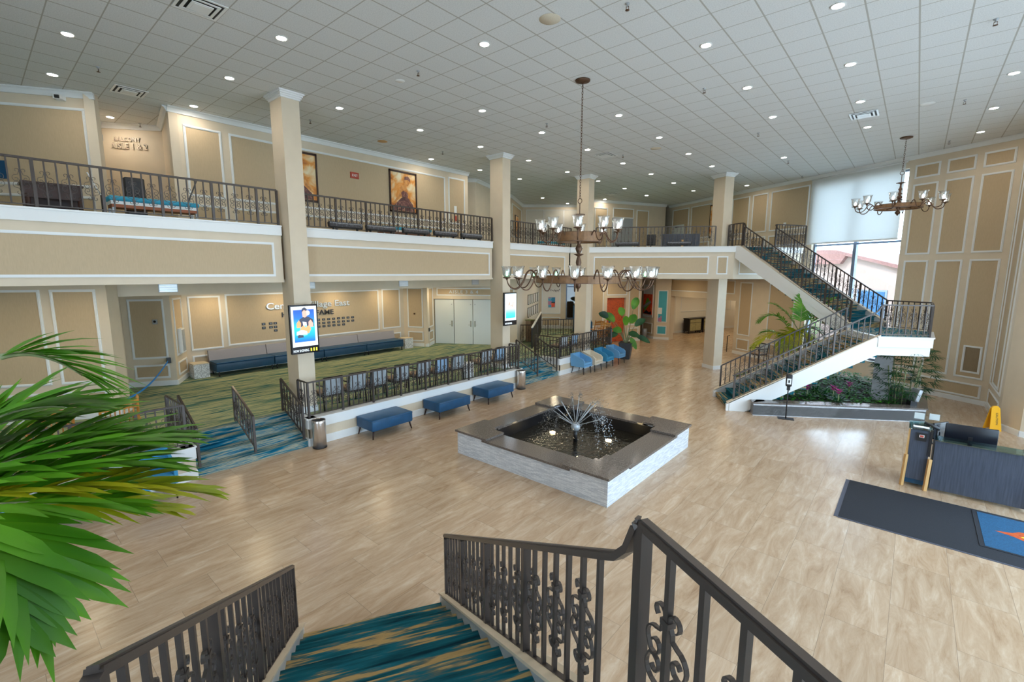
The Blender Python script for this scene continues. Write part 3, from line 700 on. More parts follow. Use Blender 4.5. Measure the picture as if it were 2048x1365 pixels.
# ------------------------------------------------------------------ staircases
A_ = Vector((-.63, 16.18)); E_ = Vector((-1.48, 17.65)); B_ = Vector((.47, 16.82)); Cc = Vector((.47, 18.46)); D_ = Vector((-.63, 19.1))
e1 = Vector((.866, .5)); LZ = 2.33; n1 = 14; run1 = 3.70 / 13; rise1 = LZ / n1
def staircase(label, m, upper=True):
    """m(p) maps a plan point (mirrors the twin); stairs built in world coordinates from the bottom corner"""
    a = A_ - e1 * 3.7
    base = m((a.x, a.y)); root = thing('staircase', label, 'staircase', (base[0], base[1], 0))
    def flight(p0, d, w, n, run, rise, z0):
        # p0: bottom near corner, d: direction of ascent, w: vector across; local frame x=along, y=across
        P0 = Vector(m(tuple(p0))); dx = Vector(m(tuple(p0 + d))) - P0; wv = Vector(m(tuple(p0 + w))) - P0; W = wv.length; wy = wv.normalized()
        return Matrix(((dx.x, wy.x, 0, P0.x - base[0]), (dx.y, wy.y, 0, P0.y - base[1]), (0, 0, 1, z0), (0, 0, 0, 1))), W
    def do(p0, d, w, n, run, rise, z0, low):
        M, W = flight(p0, d, w, n, run, rise, z0)
        for i in range(n):
            x0 = i * run; zt = (i + 1) * rise
            zb = max(0 if low else -.3, zt - rise - .26)
            s = MB().prism([(x0, zb), (x0 + run + .03, zb), (x0 + run + .03, zt - .004), (x0 + run, zt), (x0 - .03, zt), (x0 - .038, zt - .012), (x0 - .03, zt - .03), (x0 - .002, zt - .04)], 0, W - .12, Matrix(((1, 0, 0, 0), (0, 0, -1, W - .06), (0, 1, 0, 0), (0, 0, 0, 1))))
            if i < n - 1 or not low: s.build('step', M_['stair'], root, M)
        Lt = n * run - (run if low else 0); sl = rise / run
        ztop = (n - 1) * rise if low else n * rise
        for yy in (0, W - .1):
            prof = [(-.10, -.02), (.35, -.02) if low else (.1, -.35), (Lt + .03, ztop - .40), (Lt + .03, ztop + .17), (.02, .24), (-.10, .20)]
            if not low: prof = [(-.02, -.30), (Lt + .05, ztop - .42), (Lt + .05, ztop + .06), (Lt - .2, ztop + .04), (-.02, .16)]
            if low: prof = [(-.10, 0), (.42, 0), (Lt + .03, ztop - .33), (Lt + .03, ztop + .20), (-.02, .24), (-.10, .20)]
            st = MB(); RM = Matrix(((1, 0, 0, 0), (0, 0, -1, yy + .1), (0, 1, 0, 0), (0, 0, 0, 1)))
            st.prism(prof, 0, .1, RM)
            o = st.build('stringer', M_['white'], root, M)
            # upper trim band and cream cap
            c0, c1 = ((-.02, .24), (Lt + .03, ztop + .20)) if low else ((-.02, .16), (Lt - .2, ztop + .04))
            bd = MB(); out = -.018 if yy == 0 else .018
            yb0, yb1 = (yy + out, yy + .1) if yy == 0 else (yy, yy + .1 + out)
            poly = [(c0[0], c0[1]), (c1[0], c1[1]), (c1[0], c1[1] - .27), (c0[0], c0[1] - .27 if low is False else max(0, c0[1] - .24))]
            RM2 = Matrix(((1, 0, 0, 0), (0, 0, -1, yb1), (0, 1, 0, 0), (0, 0, 0, 1)))
            bd.prism(poly, 0, yb1 - yb0, RM2); bd.build('stringer_band', M_['white'], o)
            cap = MB(); cap.prism([(c0[0] - .06, c0[1]), (c0[0] - .06, c0[1] + .022), (c1[0], c1[1] + .022), (c1[0], c1[1])], 0, .14, Matrix(((1, 0, 0, 0), (0, 0, -1, yy + .12), (0, 1, 0, 0), (0, 0, 0, 1))))
            cap.build('stringer_cap', M_['cream'], o)
        # sloping underside
        so = MB(); RM = Matrix(((1, 0, 0, 0), (0, 0, -1, W - .05), (0, 1, 0, 0), (0, 0, 0, 1)))
        if low: so.prism([(.5, .0), (Lt, ztop - .33), (Lt, ztop - .25), (.9, .32), (.2, .0)], 0, W - .1, RM)
        else: so.prism([(0, -.30), (Lt, ztop - .42), (Lt, ztop - .30), (0, -.2)], 0, W - .1, RM)
        so.build('underside', M_['white'], root, M)
    do(a, e1, E_ - A_, n1, run1, rise1, 0, True)
    if upper:
        do(E_, Vector((-.866, .5)), D_ - E_, 16, 4.4 / 15, (5.06 - LZ) / 16, LZ, False)
    # landing
    pts = [m(tuple(p)) for p in (A_, B_, Cc, D_, E_)]
    loc = [(p[0] - base[0], p[1] - base[1]) for p in pts]
    cx = sum(p[0] for p in loc) / 5; cy = sum(p[1] for p in loc) / 5
    def grow(k): return [(cx + (p[0] - cx) * (1 + k), cy + (p[1] - cy) * (1 + k)) for p in loc]
    ld = MB().prism(grow(-.02), LZ - .52, LZ - .28).build('landing', M_['white'], root)
    MB().prism(grow(.035), LZ - .28, LZ - .03).build('landing_band', M_['white'], ld)
    MB().prism(grow(.065), LZ - .03, LZ + .005).build('landing_ledge', M_['white'], ld)
    MB().prism(grow(-.07), LZ, LZ + .02).build('landing_carpet', M_['stepblue'], ld)
    return root
idm = lambda p: p
staircase('carpeted staircase with white stringers that turns at a landing below the tall window', idm)
staircase('carpeted flight going down from the landing under the viewer, teal and tan stripes', mir, upper=False)
def lift(p, z): return (p[0], p[1], z)
def stair_rails(m, side, upper):
    ins = (E_ - A_).normalized() * .05
    a = A_ - e1 * 3.6 + ins; t = A_ + ins; zb0, zb1 = .30, 2.33 + .20 - 0.0
    za, zt = .30 + .03, 2.28
    near = [lift(m(tuple(a)), za), lift(m(tuple(t - e1 * .10)), zt)]
    tip = Vector(m(tuple(t))); tl = Vector(m(tuple(t - e1 * .12))); tll = Vector(m(tuple(t - e1 * .2)))
    top = [lift(m(tuple(a - e1 * .06)), za + .72), lift(tll, 2.94), lift(tl, 2.985), lift(tl.lerp(tip, .6), 3.06), lift(tip, 3.17), lift(tip, 3.19)]
    railing('stair_railing', side[0], near, .72, top=top, sp=.14, gap=.03, endpost=False)
    b = E_ - e1 * 3.6 - ins; t2 = E_ - e1 * .1 - ins
    railing('stair_railing', side[1], [lift(m(tuple(b)), za), lift(m(tuple(t2)), zt)], .72, sp=.14, gap=.03)
    i2 = .07
    q = [A_ + Vector((.0, .05)), B_ + Vector((-.06, .03)), Cc + Vector((-.06, -.03)), D_ + Vector((-.02, -.05))]
    if not upper: q = q[:3]
    railing('landing_railing', side[2], [lift(m(tuple(p)), LZ + .01) for p in q], .85, sp=.15)
stair_rails(idm, ['iron scroll railing on the near side of the lower flight under the tall window', 'iron scroll railing on the far side of the lower flight, palm behind it', 'iron scroll railing around the white landing under the tall window'], True)
stair_rails(mir, ['iron scroll railing of the foreground stairs with a gooseneck at its top', 'iron scroll railing at the bottom left, left side of the foreground stairs', 'iron railing of the foreground landing sweeping down to the bottom right corner'], False)
ins = Vector((.5, .866)) * .05; d2 = Vector((-.866, .5))
def up_rail(p, label):
    a = p; b = p + d2 * 4.4
    za, zb = LZ + .17, 5.06 + .05
    tp = [lift(a, za + .70), lift(b - d2 * .25, 5.70), lift(b - d2 * .08, 5.80), lift(b, 5.95)]
    railing('stair_railing', label, [lift(a, za), lift(b - d2 * .03, zb)], .70, top=tp, sp=.145, gap=.03)
up_rail(E_ + ins, 'iron scroll railing on the near side of the upper stair flight, ending at the balcony')
up_rail(D_ - ins, 'iron scroll railing on the window side of the upper stair flight')
f0 = D_ + d2 * 4.4
railing('balcony_railing', 'short iron railing on the balcony beside the tall window, right of the stair top', [lift(f0, B5), lift(f0 + Vector((.42, .73)) * 1.9, B5)], .86, every=9)
# platform railings
PZ2 = .665; xr = -10.47
railing('platform_railing', 'iron scroll railing along the raised platform in front of the row of grey armchairs', [(-10.95, 4.88, PZ2), (xr, 4.88, PZ2), (xr, 12.5, PZ2), (-10.9, 12.5, PZ2)], .83, start=0)
railing('platform_railing', 'iron scroll railing in front of the two honey oak rocking chairs behind the foreground palm', [(xr, -3.5, PZ2), (xr, 2.44, PZ2), (-11.55, 2.42, PZ2)], .83)
railing('platform_railing', 'iron scroll railing beside the row of tub armchairs and the large potted plant', [(-11.7, 15.02, PZ2), (xr, 15.02, PZ2), (xr, 19.2, PZ2), (-11.3, 20.2, PZ2)], .83)
def step_rail(label, y, s=0):
    a = (-10.45, y, .19); b = (-11.5, y, .665)
    railing('step_handrail', label, [b, a], .80, sp=.15, every=20, gap=.1)
    o = bpy.data.objects
step_rail('iron handrail on the blue steps beside the corner of the rocking chair platform', 2.62)
step_rail('free-standing iron handrail in the middle of the blue steps below the banquette', 3.66)
step_rail('iron handrail on the blue steps next to the first column and the steel bin', 4.72)
step_rail('iron handrail in the middle of the far steps by the second column', 13.6)
step_rail('iron handrail at the far edge of the far steps, next to the tub armchairs', 14.83)
railing('platform_railing', 'far iron railing with a level middle bar on the upper platform below the blue canvas', [(-15.3, 19.4, PZ2), (-13.9, 21.5, PZ2)], .86)
railing('platform_railing', 'small iron railing at the back of the platform by the photo display wall', [(-14.3, 17.2, PZ2), (-13.7, 17.8, PZ2)], .86)
rp = thing('ramp_screen', 'black solid ramp side panel with a white handrail at the back of the platform', 'panel', (-12.9, 16.3, PZ))
Mr, Lr = frame2((-12.9, 16.3), (-14.6, 19.2), 0, (0, 0)); Mr = T(12.9, -16.3, 0) @ Mr
rp2 = MB(); rp2.add([(0, 0, -0.), (Lr, 0, .35), (Lr, 0, 1.35), (0, 0, .93), (0, .06, 0), (Lr, .06, .35), (Lr, .06, 1.35), (0, .06, .93)], [(0, 1, 2, 3), (7, 6, 5, 4), (0, 4, 5, 1), (1, 5, 6, 2), (2, 6, 7, 3), (3, 7, 4, 0)], Mr)
rp2.build('panel', M_['blackplastic'], rp)
MB().bar([Mr @ Vector((0, .03, .95)), Mr @ Vector((Lr, .03, 1.37))], .08, .05).build('handrail', M_['white'], rp)

# ------------------------------------------------------------------ fountain
fx, fy, hf = -5.595, 8.73, 1.9
fo = thing('fountain', 'square lobby fountain with white stacked-stone sides and a dark granite rim', 'fountain', (fx, fy, 0))
hi = hf - .12
b = MB()
for (x0, x1, y0, y1) in ((-hf, hf, -hf, -hi), (-hf, hf, hi, hf), (-hf, -hi, -hi, hi), (hi, hf, -hi, hi)): b.box(x0, x1, y0, y1, 0, .47)
b.build('basin_wall', M_['marble'], fo)
iw = MB(); r0 = hf - .50
for (x0, x1, y0, y1) in ((-r0 - .04, r0 + .04, -r0 - .04, -r0), (-r0 - .04, r0 + .04, r0, r0 + .04), (-r0 - .04, -r0, -r0, r0), (r0, r0 + .04, -r0, r0)): iw.box(x0, x1, y0, y1, .02, .47)
iw.build('basin_lining', M_['black'], fo)
for k in range(4):
    Rk = RZ(k * PI / 2)
    g = 1.12
    MB().box(-g, g, -hf - .0, -r0 + .02, .455, .50).box(-g, g, -hf - .03, -hf, .455, .50).build('rim_slab', M_['granite'], fo, Rk)
    o_, i_ = hf + .04, hf - .62
    MB().prism([(-o_, -o_), (-.98, -o_), (-.98, -i_ - .08), (-i_, -i_ - .08), (-i_, -i_), (-i_ - .08, -i_), (-i_ - .08, -.98), (-o_, -.98)], .505, .55).build('rim_corner', M_['granite'], fo, Rk)
    MB().box(-hf, -1.0, -hf, -hf + .10, .47, .505).box(-hf, -hf + .10, -hf + .1, -1.0, .47, .505).box(-hf + .1, -1., -hf + .1, -i_ - .1, .47, .505).build('corner_course', M_['marble'], fo, Rk)
MB().box(-r0, r0, -r0, r0, .02, .20).build('pool_water', M_['water'], fo)
sh = MB().lathe([(.03, .2), (.03, .42), (.035, .46), (.075, .47), (.105, .52), (.11, .57), (.09, .62), (.05, .65), (.01, .66)], 20).build('spray_head', M_['grey_metal'], fo)
MB().lathe([(.05, .19), (.05, .45), (.03, .46)], 12).build('standpipe', M_['black'], fo)
random.seed(3)
for k in range(14):
    az = 2 * PI * k / 14 + .1; el = math.radians(24 + 42 * ((k * 5) % 7) / 6)
    d = Vector((math.cos(az) * math.cos(el), math.sin(az) * math.cos(el), math.sin(el))); Lj = .62 + .08 * random.random()
    p = [Vector((0, 0, .57)) + d * (.1 + (Lj - .1) * t / 4) for t in range(5)]
    MB().tube(p, [.009, .009, .009, .008, .008], 6).build('nozzle_arm', M_['white_metal'] if 'white_metal' in M_ else M_['grey_metal'], fo)
    # water thrown off the tip, falling as a bundle of drops along arcs
    w = MB()
    for s in range(9):
        da = az + random.uniform(-.30, .30); v = random.uniform(.35, 1.15); vz = random.uniform(.3, 1.5)
        q = p[-1]; pts = []
        for t in range(10):
            tt = t * .05
            pts.append((q.x + math.cos(da) * v * tt, q.y + math.sin(da) * v * tt, q.z + vz * tt - 4.9 * tt * tt))
        for pt in pts:
            if pt[2] < .21: break
            for _ in range(2):
                r = random.uniform(.004, .0085); c = Vector(pt) + Vector((random.uniform(-.02, .02), random.uniform(-.02, .02), random.uniform(-.03, .03)))
                w.add([c + Vector(v_) * r for v_ in ((1, 0, 0), (-1, 0, 0), (0, 1, 0), (0, -1, 0), (0, 0, 1.8), (0, 0, -1.8))], [(0, 2, 4), (2, 1, 4), (1, 3, 4), (3, 0, 4), (2, 0, 5), (1, 2, 5), (3, 1, 5), (0, 3, 5)])
    w.build('water_spray', M_['spray'], fo)['kind'] = 'stuff'
for dx, dy in ((-.75, .15), (.55, .55), (.6, -.75), (-.6, -.9)):
    MB().lathe([(.04, .19), (.07, .2), (.07, .215), (.05, .225), (.01, .227)], 12).build('pool_light', M_['poollamp'], fo, T(dx, dy, 0))

# ------------------------------------------------------------------ chandeliers
def cup_mesh():
    n = 20; prof = [(.022, 0), (.05, .012), (.068, .05), (.072, .10), (.078, .145), (.092, .175), (.098, .182)]
    mb = MB(); vs = []; m = len(prof)
    for i, (r, z) in enumerate(prof):
        for k in range(n):
            rr = r * (1 + (.025 if k % 2 else -.02)) if i > 1 else r
            a = 2 * PI * k / n; vs.append((rr * math.cos(a), rr * math.sin(a), z))
    fs = [(i * n + k, i * n + (k + 1) % n, (i + 1) * n + (k + 1) % n, (i + 1) * n + k) for i in range(m - 1) for k in range(n)]
    mb.add(vs, fs, None, 0, True); return mb.mesh('glass_shade', [M_['cup']])
CUP = cup_mesh()
BULB = MB().lathe([(.006, .02), (.012, .03), (.020, .06), (.017, .085), (.008, .105), (.001, .118)], 10).mesh('bulb', [M_['bulb']])
BULBG = BULB.copy(); BULBG.materials[0] = M_['bulb_g']
PAN = MB().lathe([(.004, -.035), (.016, -.03), (.02, -.012), (.066, 0), (.07, .008), (.02, .012), (.011, .014), (.011, .03)], 16).mesh('drip_pan', [M_['bronze']])
def arm_mesh(r0, r1, z_cup, amp, up=False):
    pts = []
    for i in range(17):
        t = i / 16
        x = r0 + (r1 - r0) * t
        if not up: z = amp * math.sin(t * PI * 1.55 + 1.15 * PI * 0) * (1 if t < .45 else 1)
        pts.append((x, 0, z))
    return pts
def s_arm(r0, r1, zc, s=1.0, lift_=0):
    # leaves the ring, rises in a hoop, dips in a deep U and comes up under the cup
    w = r1 - r0
    ctl = [(r0, .02), (r0 + .06 * w, .12 * s), (r0 + .20 * w, .20 * s), (r0 + .34 * w, .13 * s), (r0 + .46 * w, -.06 * s), (r0 + .62 * w, -.19 * s + lift_ * .3), (r0 + .80 * w, -.20 * s + lift_ * .5), (r0 + .94 * w, -.12 * s + lift_ * .8), (r1, zc - .03)]
    out = []
    for i in range(len(ctl) - 1):
        p0 = ctl[max(0, i - 1)]; p1 = ctl[i]; p2 = ctl[i + 1]; p3 = ctl[min(len(ctl) - 1, i + 2)]
        for t in (0, .25, .5, .75):
            f = lambda a, b, c, d: .5 * (2 * b + (c - a) * t + (2 * a - 5 * b + 4 * c - d) * t * t + (3 * b - a - 3 * c + d) * t ** 3)
            out.append((f(p0[0], p1[0], p2[0], p3[0]), 0, f(p0[1], p1[1], p2[1], p3[1])))
    out.append((r1, 0, zc - .03)); return out
def chain(mb, z0, z1):
    n = int((z1 - z0) / .055)
    for i in range(n):
        zc = z0 + (i + .5) * (z1 - z0) / n; a = (i % 2) * PI / 2
        ring = [(.016 * math.cos(t), 0, zc + .036 * math.sin(t)) for t in [2 * PI * k / 8 for k in range(9)]]
        mb.tube(ring, .0052, 5, RZ(a), cap=False)
def ring_part(mb, r, z0, z1, t=.03):
    mb.lathe([(r, z0), (r + t, z0), (r + t, z1), (r, z1), (r, z0)], 40, cap=False, smooth=False)
def chandelier(label, x, y, tiers, zdisc, zfin, group=None, green=()):
    root = thing('chandelier', label, 'chandelier', (x, y, 8.0)); SC = Matrix.Scale(1.28, 4)
    z = lambda v: v - 8.0
    MB().lathe([(.02, -.07), (.05, -.055), (.10, -.05), (.15, -.03), (.155, -.005), (.02, 0)], 28).build('ceiling_canopy', M_['bronze'], root)
    c = MB(); chain(c, z(zdisc + .32), -.06); c.build('chain', M_['bronze'], root)
    lp = MB(); lp.tube([(.05 * math.cos(t), 0, z(zdisc + .27) + .05 * math.sin(t)) for t in [2 * PI * k / 16 for k in range(17)]], .008, 6, cap=False)
    lp.tube([(0, 0, z(zdisc + .22)), (0, 0, z(zdisc))], .009, 8); lp.build('hook_ring', M_['bronze'], root)
    # turned stem
    st = MB(); H = zdisc - zfin
    knobs = [(0, .012), (.03, .02), (.06, .055), (.10, .07), (.14, .045), (.17, .02), (.22, .05), (.24, .06), (.28, .025), (.34, .045), (.38, .062), (.42, .05), (.46, .028), (.485, .11), (.49, .11), (.495, .03), (.52, .055), (.56, .08), (.60, .05), (.63, .028), (.66, .06), (.69, .035), (.75, .03), (.80, .05), (.84, .028), (.92, .02), (.965, .03), (.985, .12), (.995, .115), (1, .02)]
    st.lathe([(r, z(zfin) + H * t) for t, r in knobs], 18); st.build('turned_stem', M_['bronze'], root)
    for (zr, rr, rc, n, s, lf, zc, hh) in tiers:
        rg = MB(); ring_part(rg, rr - .03, z(zr - hh / 2), z(zr + hh / 2))
        o = rg.build('ring', M_['brass_wood'], root)
        sp = MB()
        for k in range(6):
            a = k * PI / 3; sp.box(.02, rr - .02, -.016, .016, z(zr) - .01, z(zr) + .01, RZ(a))
        ring_part(sp, rr - .034, z(zr + hh / 2) - .004, z(zr + hh / 2) + .008, .04); ring_part(sp, rr - .034, z(zr - hh / 2) - .008, z(zr - hh / 2) + .004, .04)
        sp.build('ring_ironwork', M_['bronze'], o)
        am = MB(); am.tube(s_arm(rr, rc, zc, s, lf), .0125, 8); ame = am.mesh('arm', [M_['bronze']])
        for k in range(n):
            a = 2 * PI * (k + .35) / n
            ar = link('arm', ame, root, T(0, 0, z(zr)) @ RZ(a))
            link('drip_pan', PAN, ar, T(rc, 0, zc) @ SC); link('bulb', BULBG if (n, k) in green else BULB, ar, T(rc, 0, zc) @ SC); link('glass_shade', CUP, ar, T(rc, 0, zc + .012) @ SC)
    return root
chandelier('large two-tier bronze chandelier of glass cups hanging over the fountain', -5.65, 8.78,
           [(3.90, .93, 1.60, 16, 1.0, .0, .03, .14), (4.80, .47, .86, 10, .55, .05, .13, .19)], 5.30, 3.63, green={(16, 6), (16, 7), (16, 9), (16, 2), (16, 10)})
chandelier('smaller one-tier bronze chandelier hanging in front of the tall window', -.64, 18.42,
           [(6.02, .58, 1.06, 10, .55, .0, .06, .10)], 6.72, 5.76)
# ------------------------------------------------------------------ ceiling fittings
DL = [(-11.23, 1.55), (-13.7, 1.58), (-16.22, 2.87), (-13.62, 4.02), (-11.14, 3.98), (-8.62, 3.95), (-11.06, 6.37), (-10.98, 8.76), (-13.39, 11.14), (-6.13, 6.35), (-8.53, 8.75), (-10.92, 11.11), (-13.33, 13.52), (-8.51, 11.15), (-10.9, 13.52), (-13.27, 15.87), (-15.62, 20.59), (-15.72, 23.12), (-10.91, 15.99), (-8.5, 13.59), (-10.93, 18.4), (-13.3, 23.14), (-6.13, 11.24), (-8.54, 16.08), (-10.91, 20.81), (-11.0, 23.37), (-8.55, 18.5), (-6.17, 13.78), (-8.6, 20.95), (-6.21, 16.23), (-8.65, 23.49), (-6.22, 18.64), (-3.17, 11.41), (-6.29, 23.66), (-3.2, 13.89), (-3.89, 18.86), (-1.29, 8.92), (-1.36, 11.45), (-1.4, 13.99), (-1.43, 16.48), (1.06, 14.03), (1.0, 16.59), (0.95, 19.08)]
LAND = [("the large chandelier's canopy", (-5.65, 8.78, 8)), ("the small chandelier's canopy", (-.64, 18.42, 8)), ('the top of the first column', (-10.9, 4.93, 7.9)), ('the top of the second column', (-10.9, 12.16, 7.9)), ('the top of the third column', (-10.5, 17.0, 7.9)), ('the top of the fourth column', (-6.17, 20.18, 7.9)), ('the vent at the top edge', (-8.56, 2.73, 8)), ('the vent by the AISLE sign', (-13.62, 2.79, 8)), ('the right ceiling vent', (-1.41, 15.16, 8)), ('the far rear ceiling corner', (-11.6, 27.6, 7.8))]
def rank_labels(pts, desc):
    """one label each: by how near it looks, in the picture, to its nearest landmark"""
    near = {}
    P = [pix(p) for p in pts]; Q = [pix(l[1]) for l in LAND]
    for i, p in enumerate(P):
        k = min(range(len(Q)), key=lambda j: math.hypot(p[0] - Q[j][0], p[1] - Q[j][1])); near.setdefault(k, []).append(i)
    out = [None] * len(pts)
    for k, ids in near.items():
        allr = sorted(range(len(P)), key=lambda i: math.hypot(P[i][0] - Q[k][0], P[i][1] - Q[k][1]))
        for i in ids:
            r = allr.index(i); w = 'nearest to' if r == 0 else ORD[r] + ' nearest to'
            out[i] = '%s %s %s' % (desc, w, LAND[k][0])
    return out
def downlight(loc, label, group, mat='lamp', r=.075):
    t = thing('ceiling_downlight', label, 'ceiling light', loc, 0, group)
    MB().lathe([(r, -.001), (r + .028, -.001), (r + .028, -.010), (r + .008, -.014), (r, -.006), (r, -.001)], 20, cap=False).build('trim_ring', M_['white'], t)
    MB().lathe([(.001, -.006), (r, -.006)], 20, cap=False, smooth=False).build('lens', M_[mat], t)
    return t
lab = rank_labels([(x, y, 8) for x, y in DL], 'round recessed ceiling downlight')
first = None
for i, (x, y) in enumerate(DL):
    if first is None: first = downlight((x, y, 8), lab[i], 'recessed downlights of the lobby ceiling')
    else: dup(first, (x, y, 8), 0, lab[i])
# further downlights that light the lobby from outside the view (same grid)
k = 0
for x, y in [(-1.3, 6.4), (-1.3, 3.9), (-3.2, 8.9), (-3.2, 6.4), (-6.13, 3.9), (-6.1, 1.5), (-8.6, 1.5), (-3.2, 3.9), (1.06, 11.4), (1.06, 8.9), (3.4, 11.4), (3.4, 8.9), (3.4, 6.4), (1.06, 6.4), (3.4, 14), (-3.6, 1.5), (-8.6, -1), (-11.2, -1)]:
    dup(first, (x, y, 8), 0, 'round recessed ceiling downlight above and outside the top edge of the view', 'recessed downlights out of view')
SP = [(-12.53, 2.12), (-16.3, 3.5), (-7.9, 6.29), (-7.92, 10.59), (-12.29, 10.72), (-3.89, 10.87), (-3.65, 6.84), (-3.83, 15.17), (0.54, 10.97), (0.43, 15.42), (0.33, 19.75), (-7.96, 14.97), (-12.49, 6.34), (-3.88, 19.53), (-3.98, 22.84)]
lab = rank_labels([(x, y, 8) for x, y in SP], 'small brass sprinkler head on the ceiling'); sp0 = None
for i, (x, y) in enumerate(SP):
    if sp0 is None:
        sp0 = thing('sprinkler_head', lab[i], 'sprinkler', (x, y, 8), 0, 'ceiling sprinkler heads')
        MB().lathe([(.012, .06), (.012, 0), (.035, 0), (.03, -.012), (.012, -.016), (.010, -.05), (.001, -.05)], 12).build('escutcheon', M_['grey_metal'], sp0)
        f = MB(); f.box(-.022, -.016, -.004, .004, -.09, -.04).box(.016, .022, -.004, .004, -.09, -.04).box(-.022, .022, -.004, .004, -.045, -.038); f.build('yoke_arms', M_['bronze'], sp0)
        MB().lathe([(.001, -.088), (.032, -.09), (.032, -.094), (.001, -.096)], 12).build('deflector', M_['bronze'], sp0)
    else: dup(sp0, (x, y, 8), 0, lab[i])
def vent(x, y, sx, sy, label, mat='white'):
    t = thing('ceiling_vent', label, 'vent', (x, y, 8.0))
    f = MB(); a, b = sx / 2, sy / 2
    for i, (k0, z) in enumerate(((1, -.012), (.74, -.022), (.48, -.030))):
        k1 = k0 - .13
        for q in range(4):
            s = (1, 1)
        f.box(-a * k0, a * k0, -b * k0, -b * k1, z - .006, z + .004).box(-a * k0, a * k0, b * k1, b * k0, z - .006, z + .004).box(-a * k0, -a * k1, -b * k1, b * k1, z - .006, z + .004).box(a * k1, a * k0, -b * k1, b * k1, z - .006, z + .004)
    f.box(-a * .35, a * .35, -b * .35, b * .35, -.04, -.03)
    f.build('louvres', M_[mat], t); MB().box(-a * .95, a * .95, -b * .95, b * .95, -.006, -.001).build('duct_backing', M_['blackplastic'], t)
vent(-8.56, 2.73, .59, .59, 'large square ceiling vent cut by the top edge of the view'); vent(-13.62, 2.79, .59, .59, 'square ceiling vent above the BALCONY AISLE sign')
vent(-8.4, 14.6, .59, .59, 'square ceiling vent right of the large chandelier chain'); vent(-1.41, 15.16, .58, .58, 'square ceiling vent up left of the small chandelier', 'silver'); vent(-12.12, 21.83, .59, .59, 'square ceiling vent far back above the grey counter desk')
for x, y, r, m, lb in [(-4.78, 6.44, .17, 'beige', 'large round ceiling speaker with a rusty stained rim'), (-8.58, 6.35, .10, 'white', 'small round white ceiling speaker'), (-.22, 15.21, .15, 'white', 'round ceiling speaker near the small chandelier canopy'), (-12.79, 8.75, .15, 'lt_wood', 'brown stained round ceiling speaker above the balcony paintings'), (-6.76, 14.9, .17, 'beige', 'faint beige round ceiling speaker behind the large chandelier chain')]:
    t = thing('ceiling_speaker', lb, 'speaker', (x, y, 8))
    MB().lathe([(.001, -.012), (r * .8, -.012), (r * .86, -.004), (r, -.004), (r, 0), (.001, 0)], 24).build('grille', M_[m], t)
# warm lamps under the balcony (hidden behind the fascia and bulkhead, they wash the panels)
w0 = None; n = 0
for x, y, z in [(-17.1, 5.2, 3.43), (-17.1, 7.4, 3.43), (-17.1, 9.6, 3.43), (-17.1, 11.8, 3.43), (-16.2, 14.0, 3.43), (-13.0, 1.0, 3.80), (-14.4, -1.6, 3.80), (-12.8, 4.4, 3.8), (-12.8, 8.2, 3.8), (-12.8, 12, 3.8), (-12.2, 16.2, 3.8), (-15.2, 21.4, 3.8), (-13.6, 19.2, 3.8), (-12.6, 23.2, 3.8), (-10.6, 21.6, 3.8), (-8.4, 23.2, 3.8), (-10.4, 25.6, 3.8), (-6.2, 22.6, 3.8), (-10.6, 29.6, 2.95), (-8.4, 29, 2.95), (-9.6, 32.4, 2.95), (-8.0, 33, 2.95), (-9, 37, 2.95), (-8, 41, 2.95)]:
    lb = 'warm recessed soffit downlight under the balcony, hidden behind the fascia'
    if w0 is None: w0 = downlight((x, y, z), lb, 'soffit downlights under the balcony', 'lamp_warm')
    else: dup(w0, (x, y, z), 0, lb)
for y, lb in ((3.38, 'left of the first column'), (7.1, 'just right of the first column'), (10.76, 'above the right end of the banquette'), (14.57, 'above the white aisle doors')):
    t = thing('air_grille', 'silver air grille high on the bulkhead ' + lb, 'vent', (-14.70, y, 3.62))
    MB().box(.0, .012, -.21, .21, -.11, .11).build('grille_frame', M_['grey_metal'], t)
    g = MB()
    for q in range(7): g.box(.012, .018, -.19, .19, -.09 + q * .028, -.078 + q * .028)
    g.build('slats', M_['silver'], t)

# ------------------------------------------------------------------ lettering and wall fittings
LATER = []
def text_mesh(txt, size, depth, mat, align='LEFT', width=None, spacing=1, bold=0):
    cu = bpy.data.curves.new('t', 'FONT'); cu.body = txt; cu.size = size; cu.extrude = depth / 2; cu.align_x = align; cu.space_character = spacing; cu.offset = bold; cu.resolution_u = 3
    o = bpy.data.objects.new('t', cu); COL.objects.link(o)
    bpy.context.view_layer.update()
    me = bpy.data.meshes.new_from_object(o); bpy.data.objects.remove(o)
    xs = [v.co.x for v in me.vertices]; k = width / (max(xs) - min(xs)) if width else 1
    x0 = min(xs) if align == 'LEFT' else 0
    for v in me.vertices: v.co = Vector(((v.co.x - x0) * k, -v.co.z, v.co.y))       # stand up, facing -y
    me.materials.clear(); me.materials.append(M_[mat]); me.update()
    return me
BW = (A1, (-17.85, 13.13))
t = mount('wall_sign', 'silver wall lettering reading Century Village East above HALL OF FAME, partly behind the first column', 'sign', *BW, 6.99 - 4.43, 2.68, off=.03)
LATER.append(('Century Village East', t, T(0, 0, 0), dict(size=.34, depth=.03, mat='silver', width=3.30, bold=.003))); LATER.append(('HALL OF FAME', t, T(.53, 0, -.32), dict(size=.27, depth=.03, mat='darktext', width=2.05, bold=.002)))
PLQ = None
rows = [('top', 2.16), ('middle', 2.02), ('bottom', 1.89)]
